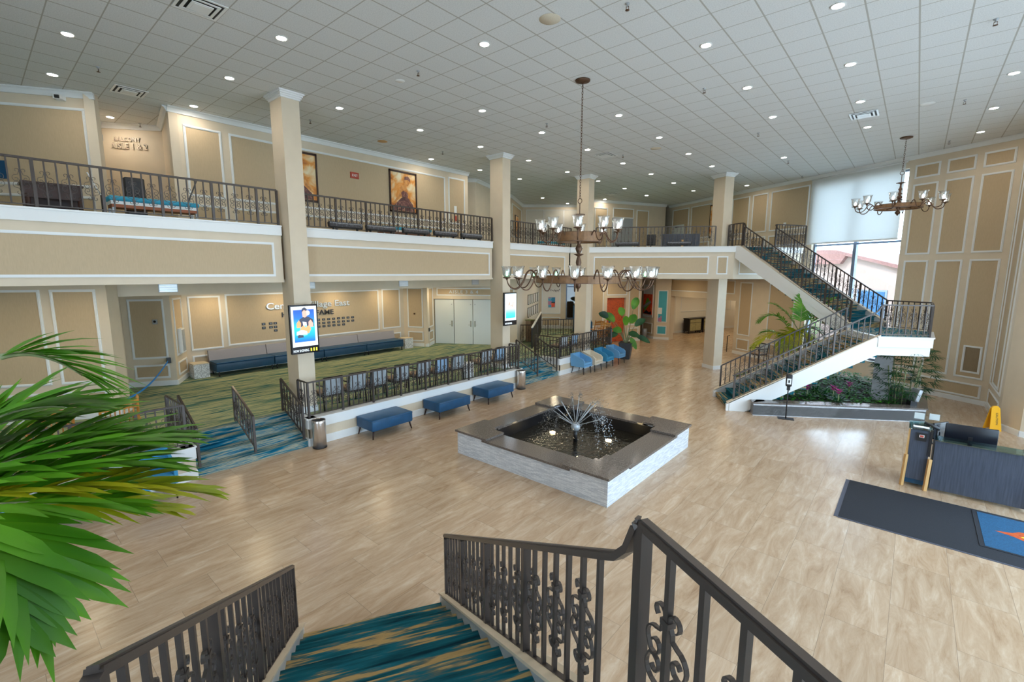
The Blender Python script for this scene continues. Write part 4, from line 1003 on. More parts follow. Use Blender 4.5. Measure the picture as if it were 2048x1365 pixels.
for rn, z in rows:
    ys = [6.86, 7.11, 7.27] if rn != 'bottom' else [7.27]
    ys2 = [8.93 + .213 * i for i in range(8 if rn != 'bottom' else 6)]
    for grp, arr in (('left', ys), ('right', ys2)):
        for i, y in enumerate(arr):
            if grp == 'left': lb = 'small black name plaque left of the first column, %s row, %s from the left' % (rn, NTH[i])
            else: lb = 'small black name plaque right of the hanging poster screen, %s row, %s from the screen' % (rn, NTH[i])
            if PLQ is None:
                PLQ = mount('name_plaque', lb, 'plaque', *BW, y - 4.43, z, group='name plaques of the hall of fame')
                MB().box(-.062, .062, -.016, 0, -.042, .042).build('plate', M_['darktext'], PLQ)
                MB().box(-.03, .03, -.019, -.016, .004, .014).box(-.02, .02, -.019, -.016, -.014, -.006).build('nameplate', M_['grey_metal'], PLQ)
            else: dup(PLQ, (-17.85, y, z), PLQ.rotation_euler.z, lb)
t = mount('wall_sign', 'silver lettering BALCONY AISLE 1 & 2 high on the recessed balcony wall', 'sign', (-17.2, 2.6), (-16.16, 3.98), .43, 7.36, (-12, 2), .02)
LATER.append(('AISLE 1 & 2', t, T(0, 0, 0), dict(size=.21, depth=.02, mat='steel', width=.88, bold=.004))); LATER.append(('BALCONY', t, T(.10, 0, .2), dict(size=.145, depth=.02, mat='steel', width=.62, spacing=1.15, bold=.003)))
t = mount('wall_sign', 'silver lettering AISLE 3 & 4 above the white double doors', 'sign', (-17.34, 14.37), (-13.9, 16.5), .78, 3.06, (-13, 13), .02)
LATER.append(('AISLE 3 & 4', t, T(0, 0, 0), dict(size=.21, depth=.02, mat='silver', width=1.42, spacing=1.2, bold=.004)))
def letters(txt, parent, M, **kw):
    # every letter a part of its own
    me = text_mesh(txt, **kw); n = len(me.vertices); par = list(range(n))
    def fd(a):
        while par[a] != a: par[a] = par[par[a]]; a = par[a]
        return a
    for e in me.edges: par[fd(e.vertices[0])] = fd(e.vertices[1])
    isl = {}
    for v in me.vertices: isl.setdefault(fd(v.index), []).append(v.index)
    gr = sorted(([min(me.vertices[i].co.x for i in l), max(me.vertices[i].co.x for i in l), l] for l in isl.values()), key=lambda q: q[0]); out = []
    for g in gr:
        if out and g[0] < out[-1][1] - .25 * min(g[1] - g[0], out[-1][1] - out[-1][0]): out[-1][1] = max(out[-1][1], g[1]); out[-1][2] += g[2]
        else: out.append(g)
    for g in out:
        mp = {v: i for i, v in enumerate(g[2])}; mb = MB(); mb.add([me.vertices[v].co.copy() for v in g[2]], [tuple(mp[v] for v in p.vertices) for p in me.polygons if p.vertices[0] in mp])
        link('letter', mb.mesh('letter', [me.materials[0]]), parent, M)
def door_leaf(name, p0, p1, s0, s1, z0, z1, ref, label, handle=None, holes_=False):
    t = struct(mount(name, label, 'door', p0, p1, (s0 + s1) / 2, z0, ref, -.06)); w = (s1 - s0) / 2 - .008
    MB().box(-w, w, 0, .04, 0.01, z1 - z0 - .01).build('door_leaf', M_['door'], t)
    if handle:
        h = MB(); x = handle * (w - .09); h.box(x - .028, x + .028, -.012, 0, .84, 1.12).tube([(x, -.012, .93), (x, -.05, .93), (x - handle * .11, -.05, .93)], .009, 8); h.build('handle', M_['steel'], t)
        MB().lathe([(.001, 0), (.02, 0), (.02, .01), (.001, .012)], 12).build('door_viewer', M_['grey_metal'], t, T(x, 0, 1.9) @ RX(PI / 2))
    return t
for q in LATER: letters(q[0], q[1], q[2], **q[3])
DR = ((-17.34, 14.37), (-13.9, 16.5), )
door_leaf('door_1', *DR, .05, .99, PZ, 2.78, (-13, 13), 'white door leaf left of the aisle three and four doors', 1)
door_leaf('door_2', *DR, 1.0, 1.91, PZ, 2.78, (-13, 13), 'middle white door leaf under the AISLE 3 & 4 sign', 1)
door_leaf('door_3', *DR, 1.92, 2.95, PZ, 2.78, (-13, 13), 'white door leaf next to the second column', -1)
door_leaf('door_4', (-15.1, 1.62), (-17.33, 2.8), 1.25, 2.35, PZ, 2.76, (-14, 6), 'white door seen as a sliver behind the blue strap', -1)
def plate(name, label, cat, p0, p1, s, z, ref, w, h, mat, d=.03, extra=None, group=None):
    t = mount(name, label, cat, p0, p1, s, z, ref, 0, group); MB().box(-w / 2, w / 2, -d, 0, -h / 2, h / 2).build('plate', M_[mat], t)
    if extra: extra(t, d)
    return t
CW = ((-17.33, 2.8), (-16.71, 3.84))
plate('wall_clock', 'small grey thermostat with a dark round dial on the panel above the blue strap', 'thermostat', *CW, .8, 2.57, (-13, 3), .12, .14, 'grey_metal', .035, lambda t, d: MB().lathe([(.001, 0), (.035, 0), (.035, .01), (.001, .01)], 14).build('dial', M_['screen_black'], t, T(0, -d, .01) @ RX(PI / 2)))
def exting(t, d):
    MB().box(-.13, .13, -d - .012, -d, -.33, .33).build('cabinet_door', M_['grey_metal'], t)
    MB().box(-.07, .07, -d - .016, -d - .012, -.26, .24).build('cabinet_window', M_['chairback'], t)
plate('extinguisher_cabinet', 'white fire extinguisher cabinet on the angled wall beside the mosaic cube', 'cabinet', (-16.71, 3.84), A1, .62, 1.92, (-13, 8), .36, .76, 'white', .11, exting)
plate('wall_speaker', 'grey wall camera beside the BALCONY AISLE sign', 'camera', (-17.2, 2.6), (-16.16, 3.98), .2, 7.62, (-12, 2), .13, .15, 'grey_metal', .06, lambda t, d: MB().lathe([(.001, 0), (.035, 0), (.03, .02), (.001, .02)], 12).build('lens', M_['screen_black'], t, T(0, -d, 0) @ RX(PI / 2)))
plate('ceiling_camera', 'small white security camera on the crown moulding at the upper left', 'camera', (-16.1, -.25), (-14.44, 2.3), 2.45, 7.83, (0, 0), .16, .09, 'white', .16, lambda t, d: MB().box(-.04, .04, -d - .03, -d, -.035, .03).build('lens', M_['blackplastic'], t))
def exit_s(t, d): letters('EXIT', t, T(0, -d - .004, -.035), size=.10, depth=.006, mat='paper', align='CENTER')
plate('exit_sign', 'small red EXIT sign between the two balcony paintings', 'sign', (-14.1, 3.6), (-14.1, 13.6), 4.93, 7.13, (0, 9), .30, .19, 'red', .03, exit_s)
plate('wall_switch', 'dark strap bracket block on the pilaster by the aisle doors', 'switch', (-16.76, 13.54), (-17.34, 14.37), .12, 1.42, (-13, 15), .10, .16, 'black', .05)
plate('alarm_strobe', 'small wall alarm on the tan pilaster panel left of the aisle doors', 'alarm', (-17.85, 13.03), (-16.76, 13.54), .55, 2.15, (-13, 9), .07, .07, 'bronze', .03)
plate('wall_socket', 'white emergency light on the tan balcony panel above the stair railing', 'switch', WA, WB, 8.02, 6.18, (0, 9), .10, .16, 'white', .05)
plate('pull_station', 'red fire alarm pull station on the balcony panel near the second column', 'alarm', (-14.1, 3.6), (-14.1, 13.6), 9.3, 6.15, (0, 9), .10, .2, 'red', .04)
plate('notice', 'white notice above the red pull station on the balcony wall', 'notice', (-14.1, 3.6), (-14.1, 13.6), 9.3, 6.5, (0, 9), .13, .26, 'paper', .02)
plate('blue_sign', 'dark blue sign at the left edge of the balcony wall', 'sign', (-16.1, -.25), (-14.44, 2.3), 1.15, 6.25, (0, 0), .3, .38, 'navy', .03)
# strap across the corner by the left door
s = thing('barrier_strap', 'blue webbing strap sagging across the panel from a dark bracket', 'strap', (-16.68, 3.66, 1.42))
a = Vector((0, 0, 0)); b = Vector((-14.2 + 16.68, 2.18 - 3.66, -.45)); pts = [a.lerp(b, t / 10) + Vector((0, 0, -.16 * math.sin(PI * t / 10))) for t in range(11)]
MB().bar(pts, .006, .05).build('webbing', M_['strap'], s); MB().box(-.04, .05, -.05, .05, -.08, .08).build('bracket', M_['black'], s)
# paintings on the balcony
BM = ((-14.1, 3.6), (-14.1, 13.6))
def dancer(label, s, mirror=1):
    t = mount('painting', label, 'painting', *BM, s, 6.84, (0, 9)); w, h = .58, .71
    f = MB(); f.box(-w, w, -.05, 0, h - .06, h).box(-w, w, -.05, 0, -h, -h + .06).box(-w, -w + .05, -.05, 0, -h, h).box(w - .05, w, -.05, 0, -h, h); f.build('frame', M_['dark_wood'], t)
    c = MB().box(-w + .05, w - .05, -.025, -.005, -h + .06, h - .06).build('canvas', M_['dance'], t)
    def patch(poly, m, k): MB().prism([(x * mirror, z) for x, z in poly], 0, .002, Matrix(((1, 0, 0, 0), (0, 0, -1, -.025 - .002 * k), (0, 1, 0, 0), (0, 0, 0, 1))), 0).build('painted_shape', M_[m], c)
    patch([(-.42, -.64), (-.38, -.45), (-.12, -.22), (.05, -.12), (.22, -.2), (.40, -.4), (.50, -.64)], 'dance2', 1)
    patch([(-.12, .02), (-.30, -.22), (-.45, -.42), (-.36, -.40), (-.14, -.15), (0, .0)], 'skin', 2)
    patch([(-.12, -.18), (-.16, .05), (-.08, .22), (.06, .25), (.18, .1), (.2, -.1), (.12, -.22)], 'skin', 3)
    patch([(-.05, -.2), (-.1, -.02), (-.02, .05), (.12, .02), (.2, -.06), (.16, -.22)], 'dance2', 4)
    patch([(.04, .25), (.0, .42), (.1, .53), (.24, .5), (.28, .36), (.2, .24)], 'skin', 5)
    patch([(.05, .42), (.06, .54), (.2, .57), (.3, .48), (.29, .38), (.2, .45)], 'dance2', 6)
dancer('framed amber painting of a seated dancer, half hidden by the first column', 6.69 - 3.6, -1)
dancer('framed amber painting of a dancer in a dark dress on the balcony wall', 10.42 - 3.6)
t = mount('painting', 'narrow framed painting on the far balcony wall left of the blinds', 'painting', (-16.37, 18.87), (-18.12, 21.92), 1.55, 6.55, (-10, 18))
MB().box(-.45, .45, -.05, 0, -.6, .6).build('frame', M_['black'], t); MB().box(-.40, .40, -.055, -.045, -.55, .55).build('canvas', M_['dance'], t)
t = mount('painting', 'tall framed amber painting beside the grey balcony counter', 'painting', WA, WB, 3.9, 6.75, (0, 9))
MB().box(-.5, .5, -.05, 0, -.85, .85).build('frame', M_['black'], t); MB().box(-.44, .44, -.055, -.045, -.79, .79).build('canvas', M_['dance'], t); MB().prism([(-.2, -.7), (-.25, 0), (0, .4), (.2, .1), (.25, -.7)], 0, .004, Matrix(((1, 0, 0, 0), (0, 0, -1, -.055), (0, 1, 0, 0), (0, 0, 0, 1)))).build('painted_shape', M_['dance2'], t)
# doors and openings of the rear balcony
UR = ((-13.95, 22.7), (-11.6, 27.3))
t = struct(mount('door_5', 'lift', 'door', *UR, 2.15, Z5, (-8, 22))); MB().box(-.62, .62, -.01, .0, 0, 1.95).box(-.7, -.62, -.03, 0, 0, 2.0).box(.62, .7, -.03, 0, 0, 2.0).box(-.7, .7, -.03, 0, 1.95, 2.03).build('door_leaf', M_['grey_metal'], t)
t = struct(mount('door_6', 'door', 'door', WA, WB, .85, Z5, (0, 9))); MB().box(-.5, .5, -.03, 0, 0, 1.75).build('door_leaf', M_['door'], t); MB().box(-.2, .3, -.06, -.03, 1.6, 1.66).build('door_closer', M_['black'], t); MB().box(-.44, -.36, -.036, -.03, 1.5, 1.6).build('sticker', M_['red'], t)
t = struct(mount('door_7', 'white door', 'door', (-16.0, 13.65), (-14.75, 14.7), .85, Z5, (-12, 12))); MB().box(-.42, .42, -.02, 0, 0, 2.0).build('door_leaf', M_['door'], t)
# white reveal / frames on low rear walls
t = mount('mural', 'orange mural panel with a small blue figure behind the big potted plant', 'mural', (-13.95, 22.8), (-12.3, 26.05), 1.9, 1.3, (-8, 22), -.14)
MB().box(-.63, .63, 0, .04, -1.28, 1.28).build('canvas', M_['orangeart'], t)
MB().prism([(-.5, -1.1), (-.55, -.4), (-.42, -.15), (-.42, .05), (-.3, .05), (-.3, -.15), (-.2, -.4), (-.25, -1.1)], 0, .01, Matrix(((1, 0, 0, 0), (0, 0, -1, 0), (0, 1, 0, 0), (0, 0, 0, 1)))).build('painted_figure', M_['navy'], t)
def art(name, label, p0, p1, s, z, ref, w, h, mat, shapes=()):
    t = mount(name, label, 'painting', p0, p1, s, z, ref, .022); c = MB().box(-w / 2, w / 2, -.04, -.005, -h / 2, h / 2).build('canvas', M_[mat], t)
    for i, (poly, m) in enumerate(shapes): MB().prism(poly, 0, .003, Matrix(((1, 0, 0, 0), (0, 0, -1, -.04 - .003 * i), (0, 1, 0, 0), (0, 0, 0, 1)))).build('painted_shape', M_[m], c)
    return t
art('canvas_painting', 'red abstract canvas with green and grey diagonals on the hall wall', (-13.25, 28.1), (-11.97, 27.25), .8, 2.1, (-12, 24), .95, 1.25, 'redart', [([(-.4, -.3), (-.1, .35), (.05, .4), (.35, .1), (-.3, -.45)], 'greenart'), ([(-.45, -.1), (.35, .25), (.4, .12), (-.42, -.28)], 'grey_metal'), ([(-.45, -.6), (-.1, -.35), (.2, -.5), (.45, -.4), (.45, -.6)], 'black')])
art('canvas_painting', 'yellow, blue and red striped canvas behind the potted plant', (-15.5, 28.2), (-13.2, 30.2), 1.95, 2.2, (-12, 25), .9, 1.35, 'redart', [([(-.45, -.1), (-.45, .67), (.15, .67), (.1, -.1)], 'yellowart'), ([(-.45, -.67), (-.45, -.1), (.15, .05), (.2, -.67)], 'blueart')])
art('canvas_painting', 'square blue, teal and pink collage canvas on the white far wall', (-17.3, 22.6), (-14.9, 24.57), .76, 2.25, (-10, 20), .42, .62, 'blueart', [([(0, .02), (0, .3), (.2, .3), (.2, .02)], 'teal'), ([(-.02, -.28), (-.02, -.04), (.19, -.04), (.19, -.28)], 'redart'), ([(-.02, -.04), (-.02, .02), (.2, .02), (.2, -.04)], 'black')])
art('canvas_painting', 'tiny dark canvas in the corner between the yellow and the red canvases', (-15.5, 28.2), (-13.2, 30.2), 2.85, 1.75, (-12, 25), .2, .55, 'dance', ())
t = mount('metal_wall_art', 'dark metal leaf ornament above the blue collage canvas', 'wall ornament', (-17.3, 22.6), (-14.9, 24.57), .85, 3.0, (-10, 20), .03)
for i in range(7):
    MB().tube([(-.30 + .10 * i, -.01, -.10 + .04 * math.sin(i)), (-.25 + .1 * i, -.02, .03 * math.cos(i)), (-.2 + .1 * i, -.01, .02 + .05 * math.cos(i * 2))], [.004, .018, .003], 6).build('metal_leaf', M_['iron'], t)
FR0 = None; DW = ((-13.9, 16.5), (-17.3, 22.6)); MD, LD_ = frame2(*DW, 0, (-10, 18))
for rn, z in (('upper', 2.62), ('lower', 1.95)):
    for i in range(6):
        s_ = 3.0 + .64 * i; lb = 'black framed photo on the white display wall, %s row, %s from the wall corner' % (rn, NTH[5 - i])
        if FR0 is None:
            FR0 = mount('photo_frame', lb, 'picture frame', *DW, s_, z, (-10, 18), .005, 'framed photos on the display wall')
            MB().box(-.17, .17, -.03, 0, -.26, .26).build('frame', M_['black'], FR0); MB().box(-.14, .14, -.034, -.029, -.23, .23).build('photo', M_['paper'], FR0)
        else:
            p = MD @ Vector((s_, .005, z)); dup(FR0, p, FR0.rotation_euler.z, lb)
for z, lb in ((1.75, 'white handwritten notice on the teal door panel'), (1.25, 'blue and white flyer on the teal door panel below the notice')):
    plate('notice', lb, 'notice', (-11.97, 27.25), (-11.1, 27.5), .32, z, (-8, 20), .22, .38, 'paper' if z > 1.5 else 'blueart', .02)
# pictures far down the rear hall
for s_, lb, m in ((8.9, 'green and white picture in the far hall left of the pier', 'greenart'), (11.2, 'grey picture in the far hall next to the pier', 'chairblue')):
    art('canvas_painting', lb, (-12.1, 30.9), (-7.2, 46), s_, 1.9, (-6, 30), .5, .8, m)

# ------------------------------------------------------------------ screens on the columns
def poster(label, loc, rz, scene_):
    t = thing('display_screen', label, 'screen', loc, rz); w, h = .33, .57
    MB().rbox(-w, w, -.07, 0, -h, h, .012).build('housing', M_['screen_black'], t)
    MB().box(-.06, .06, 0, .16, -.08, .08).box(-.2, .2, .0, .03, -.2, .2).build('wall_mount', M_['black'], t)
    s = MB().box(-w + .035, w - .035, -.073, -.07, -h + .17, h - .04).build('screen', M_['scr_white'], t)
    def p(poly, m, k): MB().prism([(x * .92, z * .88 + .04) for x, z in poly], 0, .001, Matrix(((1, 0, 0, 0), (0, 0, -1, -.0735 - .001 * k), (0, 1, 0, 0), (0, 0, 0, 1)))).build('poster_shape', M_[m], s)
    if scene_:
        p([(-.27, -.38), (.26, -.38), (.26, .47), (-.27, .47)], 'scr_bg', 0)
        p([(.08 + .07 * math.cos(a), .38 + .07 * math.sin(a)) for a in [2 * PI * k / 14 for k in range(14)]], 'scr_white', 1)
        p([(-.16, .05), (-.12, .22), (-.02, .28), (.1, .28), (.22, .2), (.24, .02), (.04, -.02)], 'scr_dark', 2)
        p([(-.04, .28), (-.05, .42), (0, .49), (.06, .46), (.07, .3), (.02, .26)], 'scr_skin', 3)
        p([(-.06, .4), (-.05, .5), (.02, .53), (.08, .48), (.06, .43), (0, .46)], 'scr_dark', 4)
        p([(-.2, .0), (-.2, .12), (-.14, .2), (-.09, .12), (-.1, 0)], 'scr_orange', 3); p([(-.03, .0), (-.05, .16), (.05, .14), (.06, .0)], 'scr_pale', 3)
        p([(.1, .0), (.1, .14), (.16, .2), (.22, .1), (.22, 0)], 'scr_skin', 4)
        p([(-.16, -.14), (-.1, 0), (-.03, .06), (.02, -.0), (.1, .05), (.16, -.05), (.1, -.16)], 'scr_orange', 5)
        p([(-.22, -.2), (-.21, -.1), (-.08, -.06), (.05, -.1), (.06, -.2), (-.05, -.24)], 'scr_pale', 6); p([(-.2, -.22), (-.16, -.18), (-.05, -.2), (-.04, -.26), (-.18, -.27)], 'scr_dark', 7)
        letters('NOW SHOWING', t, T(-.29, -.075, -.525), size=.085, depth=.004, mat='scr_white', width=.36)
        for i in range(3): MB().box(.11 + .065 * i, .14 + .065 * i, -.076, -.07, -.53, -.455).build('yellow_mark', M_['scr_yellow'], t)
    else:
        p([(-.27, -.40), (.27, -.40), (.27, .56), (-.27, .56)], 'scr_pale', 0)
        for i in range(7): p([(-.15 + .05 * i - .05, .05 + .06 * math.sin(i * 2)), (-.12 + .05 * i, .22 + .06 * math.cos(i)), (-.02 + .05 * i, .1)], 'scr_skin' if i % 2 else 'scr_white', 1 + i)
        letters('NOW SHOWING', t, T(-.29, -.075, -.525), size=.085, depth=.004, mat='scr_white', width=.36)
    return t
poster('lit movie poster screen reading NOW SHOWING hung on the first column', (-10.72, 4.99, 2.73), PI / 2, True)
poster('pale lit poster screen seen at an angle on the second column', (-10.65, 12.2, 2.79), PI / 2, False)
# ------------------------------------------------------------------ furniture
def vgroup(): pass
# bench ottomans
def bench(label, x, y, first=[None]):
    g = 'navy bench ottomans below the platform'
    if first[0] is None:
        t = thing('bench_ottoman', label, 'bench', (x, y, 0), 0, g); first[0] = t
        MB().rbox(-.36, .36, -.60, .60, .20, .47, .03).build('upholstery', M_['navy'], t)
        sm = MB(); sm.tube([(-.365, -.605, .445), (.365, -.605, .445), (.365, .605, .445), (-.365, .605, .445), (-.365, -.605, .445)], .005, 5, cap=False); sm.build('piping', M_['navy_dark'], t)
        for sx in (-1, 1):
            for sy in (-1, 1):
                MB().tube([(sx * .29, sy * .53, .21), (sx * .325, sy * .575, 0)], [.026, .015], 10).build('leg', M_['dark_wood'], t)
    else: dup(first[0], (x, y, 0), 0, label)
bench('navy bench ottoman nearest the steel bin by the blue steps', -9.97, 6.6); bench('middle one of the three navy bench ottomans below the platform', -9.97, 8.7); bench('navy bench ottoman next to the far steel bin, behind the fountain', -9.97, 10.66)
# steel bins
def bin_(label, x, y, first=[None]):
    if first[0] is None:
        t = thing('waste_bin', label, 'bin', (x, y, 0), 0, 'brushed steel bins'); first[0] = t
        MB().lathe([(.15, .015), (.155, .6), (.155, .66), (.148, .665), (.145, .6)], 28).build('body', M_['steel'], t)
        MB().lathe([(.16, .0), (.16, .03), (.15, .035)], 28).build('base', M_['black'], t); MB().lathe([(.148, .645), (.12, .655), (.10, .62), (.01, .6)], 28, cap=False).build('opening', M_['blackplastic'], t)
    else: dup(first[0], (x, y, 0), 0, label)
bin_('brushed steel cylinder bin at the platform corner by the blue steps', -10.17, 4.95); bin_('brushed steel cylinder bin at the far platform corner behind the fountain', -10.17, 12.3)
# tub armchairs
def tub(mat, label, x, y, rz=0, store={}):
    if mat not in store:
        t = thing('tub_armchair', label, 'armchair', (x, y, 0), rz, 'upholstered tub armchairs along the platform edge'); store[mat] = t
        # open front is +x
        w = .31
        prof = [(-.30, .30), (.30, .30), (.30, .55), (.22, .63), (-.30, .80)]
        for s_, a in ((-1, -w), (1, w - .055)):
            MB().prism(prof, 0, .055, Matrix(((1, 0, 0, 0), (0, 0, 1, a), (0, 1, 0, 0), (0, 0, 0, 1)))).build('armrest', M_[mat], t)
        MB().prism([(-.33, .30), (-.26, .30), (-.27, .80), (-.36, .80)], 0, 2 * w, Matrix(((1, 0, 0, 0), (0, 0, 1, -w), (0, 1, 0, 0), (0, 0, 0, 1)))).build('backrest', M_[mat], t)
        MB().rbox(-.28, .30, -.255, .255, .36, .46, .025).build('seat_cushion', M_[mat], t)
        MB().box(-.30, .295, -w + .01, w - .01, .29, .36).build('seat_base', M_[mat], t)
        for sx, sy in ((1, 1), (1, -1), (-1, 1), (-1, -1)):
            MB().tube([(sx * .25, sy * .25, .30), (sx * .275 - .03 * (sx < 0), sy * .27, 0)], [.024, .014], 8).build('leg', M_['black'], t)
        return t
    return dup(store[mat], (x, y, 0), rz, label)
tub('blue', 'light blue tub armchair nearest the far steps', -9.98, 15.93); tub('beige', 'beige tub armchair between two blue ones by the platform', -9.95, 16.72); tub('teal', 'deep teal tub armchair, third from the far steps', -9.97, 17.72); tub('blue', 'light blue tub armchair next to the large potted plant', -9.95, 18.75)
tub('teal', 'deep teal tub armchair below the rocking chairs, half behind the foreground palm', -10.0, 1.78); tub('beige', 'beige tub armchair mostly hidden by the foreground palm', -10.0, .72); tub('blue', 'light blue tub armchair almost covered by the palm at the left edge', -10.0, -.3)
# dining armchairs with slim black frames (backs to the viewer: back is +x)
def armchair(mat, label, x, y, z, rz=0, store={}, group='grey armchairs along the platform railing'):
    if mat not in store:
        t = thing('frame_armchair', label, 'armchair', (x, y, z), rz, group); store[mat] = t
        w = .24
        for s_ in (-1, 1):
            MB().tube([(.27, s_ * w, 0), (.24, s_ * w, .45), (.31, s_ * w, .86)], [.018, .022, .016], 6).build('leg', M_['black'], t)
            MB().tube([(-.25, s_ * w, 0), (-.24, s_ * w, .42), (-.24, s_ * w, .64)], [.017, .021, .018], 6).build('leg', M_['black'], t)
            MB().bar([(-.28, s_ * (w + .01), .65), (.27, s_ * (w + .01), .65)], .045, .025).build('armrest', M_['black'], t)
        f = MB(); f.box(-.25, .25, -w, w, .36, .405).box(.295, .325, -w, w, .83, .87).box(.245, .27, -w, w, .50, .53); f.build('frame', M_['black'], t)
        MB().rbox(-.27, .24, -w + .012, w - .012, .405, .475, .025).build('seat', M_['chairtan'], t)
        Mb_ = T(.262, 0, .44) @ RY(math.radians(9))
        MB().rbox(-.03, .025, -w + .02, w - .02, -.03, .39, .02, Mb_).build('backrest', M_[mat], t)
        return t
    return dup(store[mat], (x, y, z), rz, label, group)
ys = [5.6, 6.27, 6.89, 7.64, 8.42, 9.1, 9.77]
for i, y in enumerate(ys):
    m = 'chairblue' if i == 5 else 'chairback'
    lb = 'pale blue backed armchair behind the platform railing, sixth from the first column' if i == 5 else 'grey backed armchair behind the platform railing, %s from the first column' % NTH[i]
    armchair(m, lb, -10.93, y, PZ)
armchair('chairback', 'grey backed armchair just beyond the white drum table', -10.93, 11.05, PZ); armchair('chairblue', 'pale blue backed armchair at the end of the row, next to the second column', -10.93, 11.72, PZ)
for i, (y, m) in enumerate(((15.65, 'chairback'), (16.4, 'chairblue'), (17.95, 'chairback'))):
    armchair(m, ['grey backed armchair at the corner of the far platform railing', 'pale blue backed armchair behind the beige tub chair on the far platform', 'grey backed armchair on the far platform nearest the third column'][i], -10.95, y, PZ, 0, group='armchairs on the far platform')
armchair('chairback', 'grey armchair in the nook by the panelled wall behind the stairs', -5.15, 23.2, 0, math.radians(60), group='single armchair')
# small tables
for x, y, lb in ((-10.93, 10.42, 'white mosaic drum table between the armchairs behind the railing'),):
    t = thing('drum_table', lb, 'side table', (x, y, PZ)); MB().lathe([(.21, 0), (.22, .02), (.22, .42), (.21, .44)], 28).build('body', M_['mosaic'], t); MB().lathe([(.225, .44), (.225, .47)], 28).build('table_top', M_['white'], t)
for x, y, lb in ((-17.42, 4.62, 'white mosaic cube table at the left end of the banquette'), (-17.32, 12.70, 'white mosaic cube table at the right end of the banquette')):
    t = thing('cube_table', lb, 'side table', (x, y, PZ)); MB().box(-.25, .25, -.22, .22, 0, .44).build('body', M_['mosaic'], t); MB().box(-.255, .255, -.225, .225, .44, .47).build('table_top', M_['beige'], t)
# banquette
bq = None
names = ['banquette module at the left end, beside the mosaic cube', 'second banquette module from the left, left of the first column', 'third banquette module, under the FAME lettering and plaques', 'banquette module at the right end of the long wall']
for i in range(4):
    y = 4.96 + 1.835 * i
    lb = 'grey backed navy ' + names[i]
    if bq is None:
        bq = thing('banquette', lb, 'bench', (-17.0, y, PZ), 0, 'banquette modules along the back wall'); Lq = 1.82
        MB().rbox(-.62, .10, 0, Lq, .16, .43, .03).build('seat_base', M_['navy_dark'], bq)
        MB().rbox(-.62, .11, .005, Lq - .005, .43, .47, .018).build('seat_top', M_['navy'], bq)
        MB().prism([(-.72, .25), (-.50, .25), (-.62, .80), (-.72, .80)], 0, Lq - .01, Matrix(((1, 0, 0, 0), (0, 0, 1, .005), (0, 1, 0, 0), (0, 0, 0, 1)))).build('backrest', M_['seat_grey'], bq)
        MB().box(-.6, .06, .01, Lq - .01, .145, .16).build('bottom_rail', M_['grey_metal'], bq)
        for yy in (.08, Lq - .08):
            for xx in (.05, -.55): MB().tube([(xx, yy, .16), (xx, yy, 0)], [.024, .018], 8).build('leg', M_['black'], bq)
    else: dup(bq, (-17.0, y, PZ), 0, lb)
# rocking chairs (back is +x)
def rocker(label, x, y, rz, z, first=[None], group='honey oak rocking chairs'):
    if first[0] is not None: return dup(first[0], (x, y, z), rz, label, group)
    t = thing('rocking_chair', label, 'rocking chair', (x, y, z), rz, group); first[0] = t; w = .27; m = M_['orange_wood']
    for s_ in (-1, 1):
        MB().tube([(-.45, s_ * w, .09), (-.2, s_ * w, .03), (.1, s_ * w, .022), (.4, s_ * w, .07), (.6, s_ * w, .15)], .02, 6).build('rocker', m, t)
        MB().tube([(.16, s_ * w, .03), (.18, s_ * w, .42), (.30, s_ * w, .98), (.33, s_ * w, 1.10), (.335, s_ * w, 1.14)], [.02, .024, .022, .026, .012], 8).build('leg', m, t)
        MB().tube([(-.22, s_ * w, .04), (-.22, s_ * w, .25), (-.22, s_ * w, .64)], [.018, .026, .018], 8).build('leg', m, t)
        MB().rbox(-.33, .24, s_ * w - .045, s_ * w + .045, .64, .67, .012).build('armrest', m, t)
    MB().rbox(-.28, .22, -w, w, .38, .43, .02).build('seat', m, t)
    Mb_ = T(.20, 0, .46) @ RY(math.radians(12))
    MB().box(-.012, .012, -w, w, .02, .08, Mb_).build('back_rail', m, t); MB().box(-.012, .012, -w, w, .45, .50, Mb_).build('back_rail', m, t); b = MB()
    cr = [(-w, .53), (-w, .60), (-.12, .63), (0, .645), (.12, .63), (w, .60), (w, .53)]
    b.prism(cr, -.012, .012, Mb_ @ Matrix(((0, 0, 1, 0), (1, 0, 0, 0), (0, 1, 0, 0), (0, 0, 0, 1)))); b.build('crest_rail', m, t)
    for i in range(7): MB().tube([Mb_ @ Vector((0, -.2 + i * .0667, .07)), Mb_ @ Vector((0, -.2 + i * .0667, .46))], [.009, .013], 6).build('spindle', m, t)
    return t
rocker('honey oak rocking chair behind the railing, closer to the blue steps', -11.12, 1.56, 0, PZ); rocker('honey oak rocking chair at the left, half behind the palm leaves', -11.12, .66, 0, PZ)
rocker('honey oak rocking chair on the far platform beside the third column', -11.75, 20.0, math.radians(-25), PZ, group='rocking chairs on the far platform'); rocker('honey oak rocking chair on the far platform closer to the potted plant', -11.15, 19.5, math.radians(-25), PZ, group='rocking chairs on the far platform')
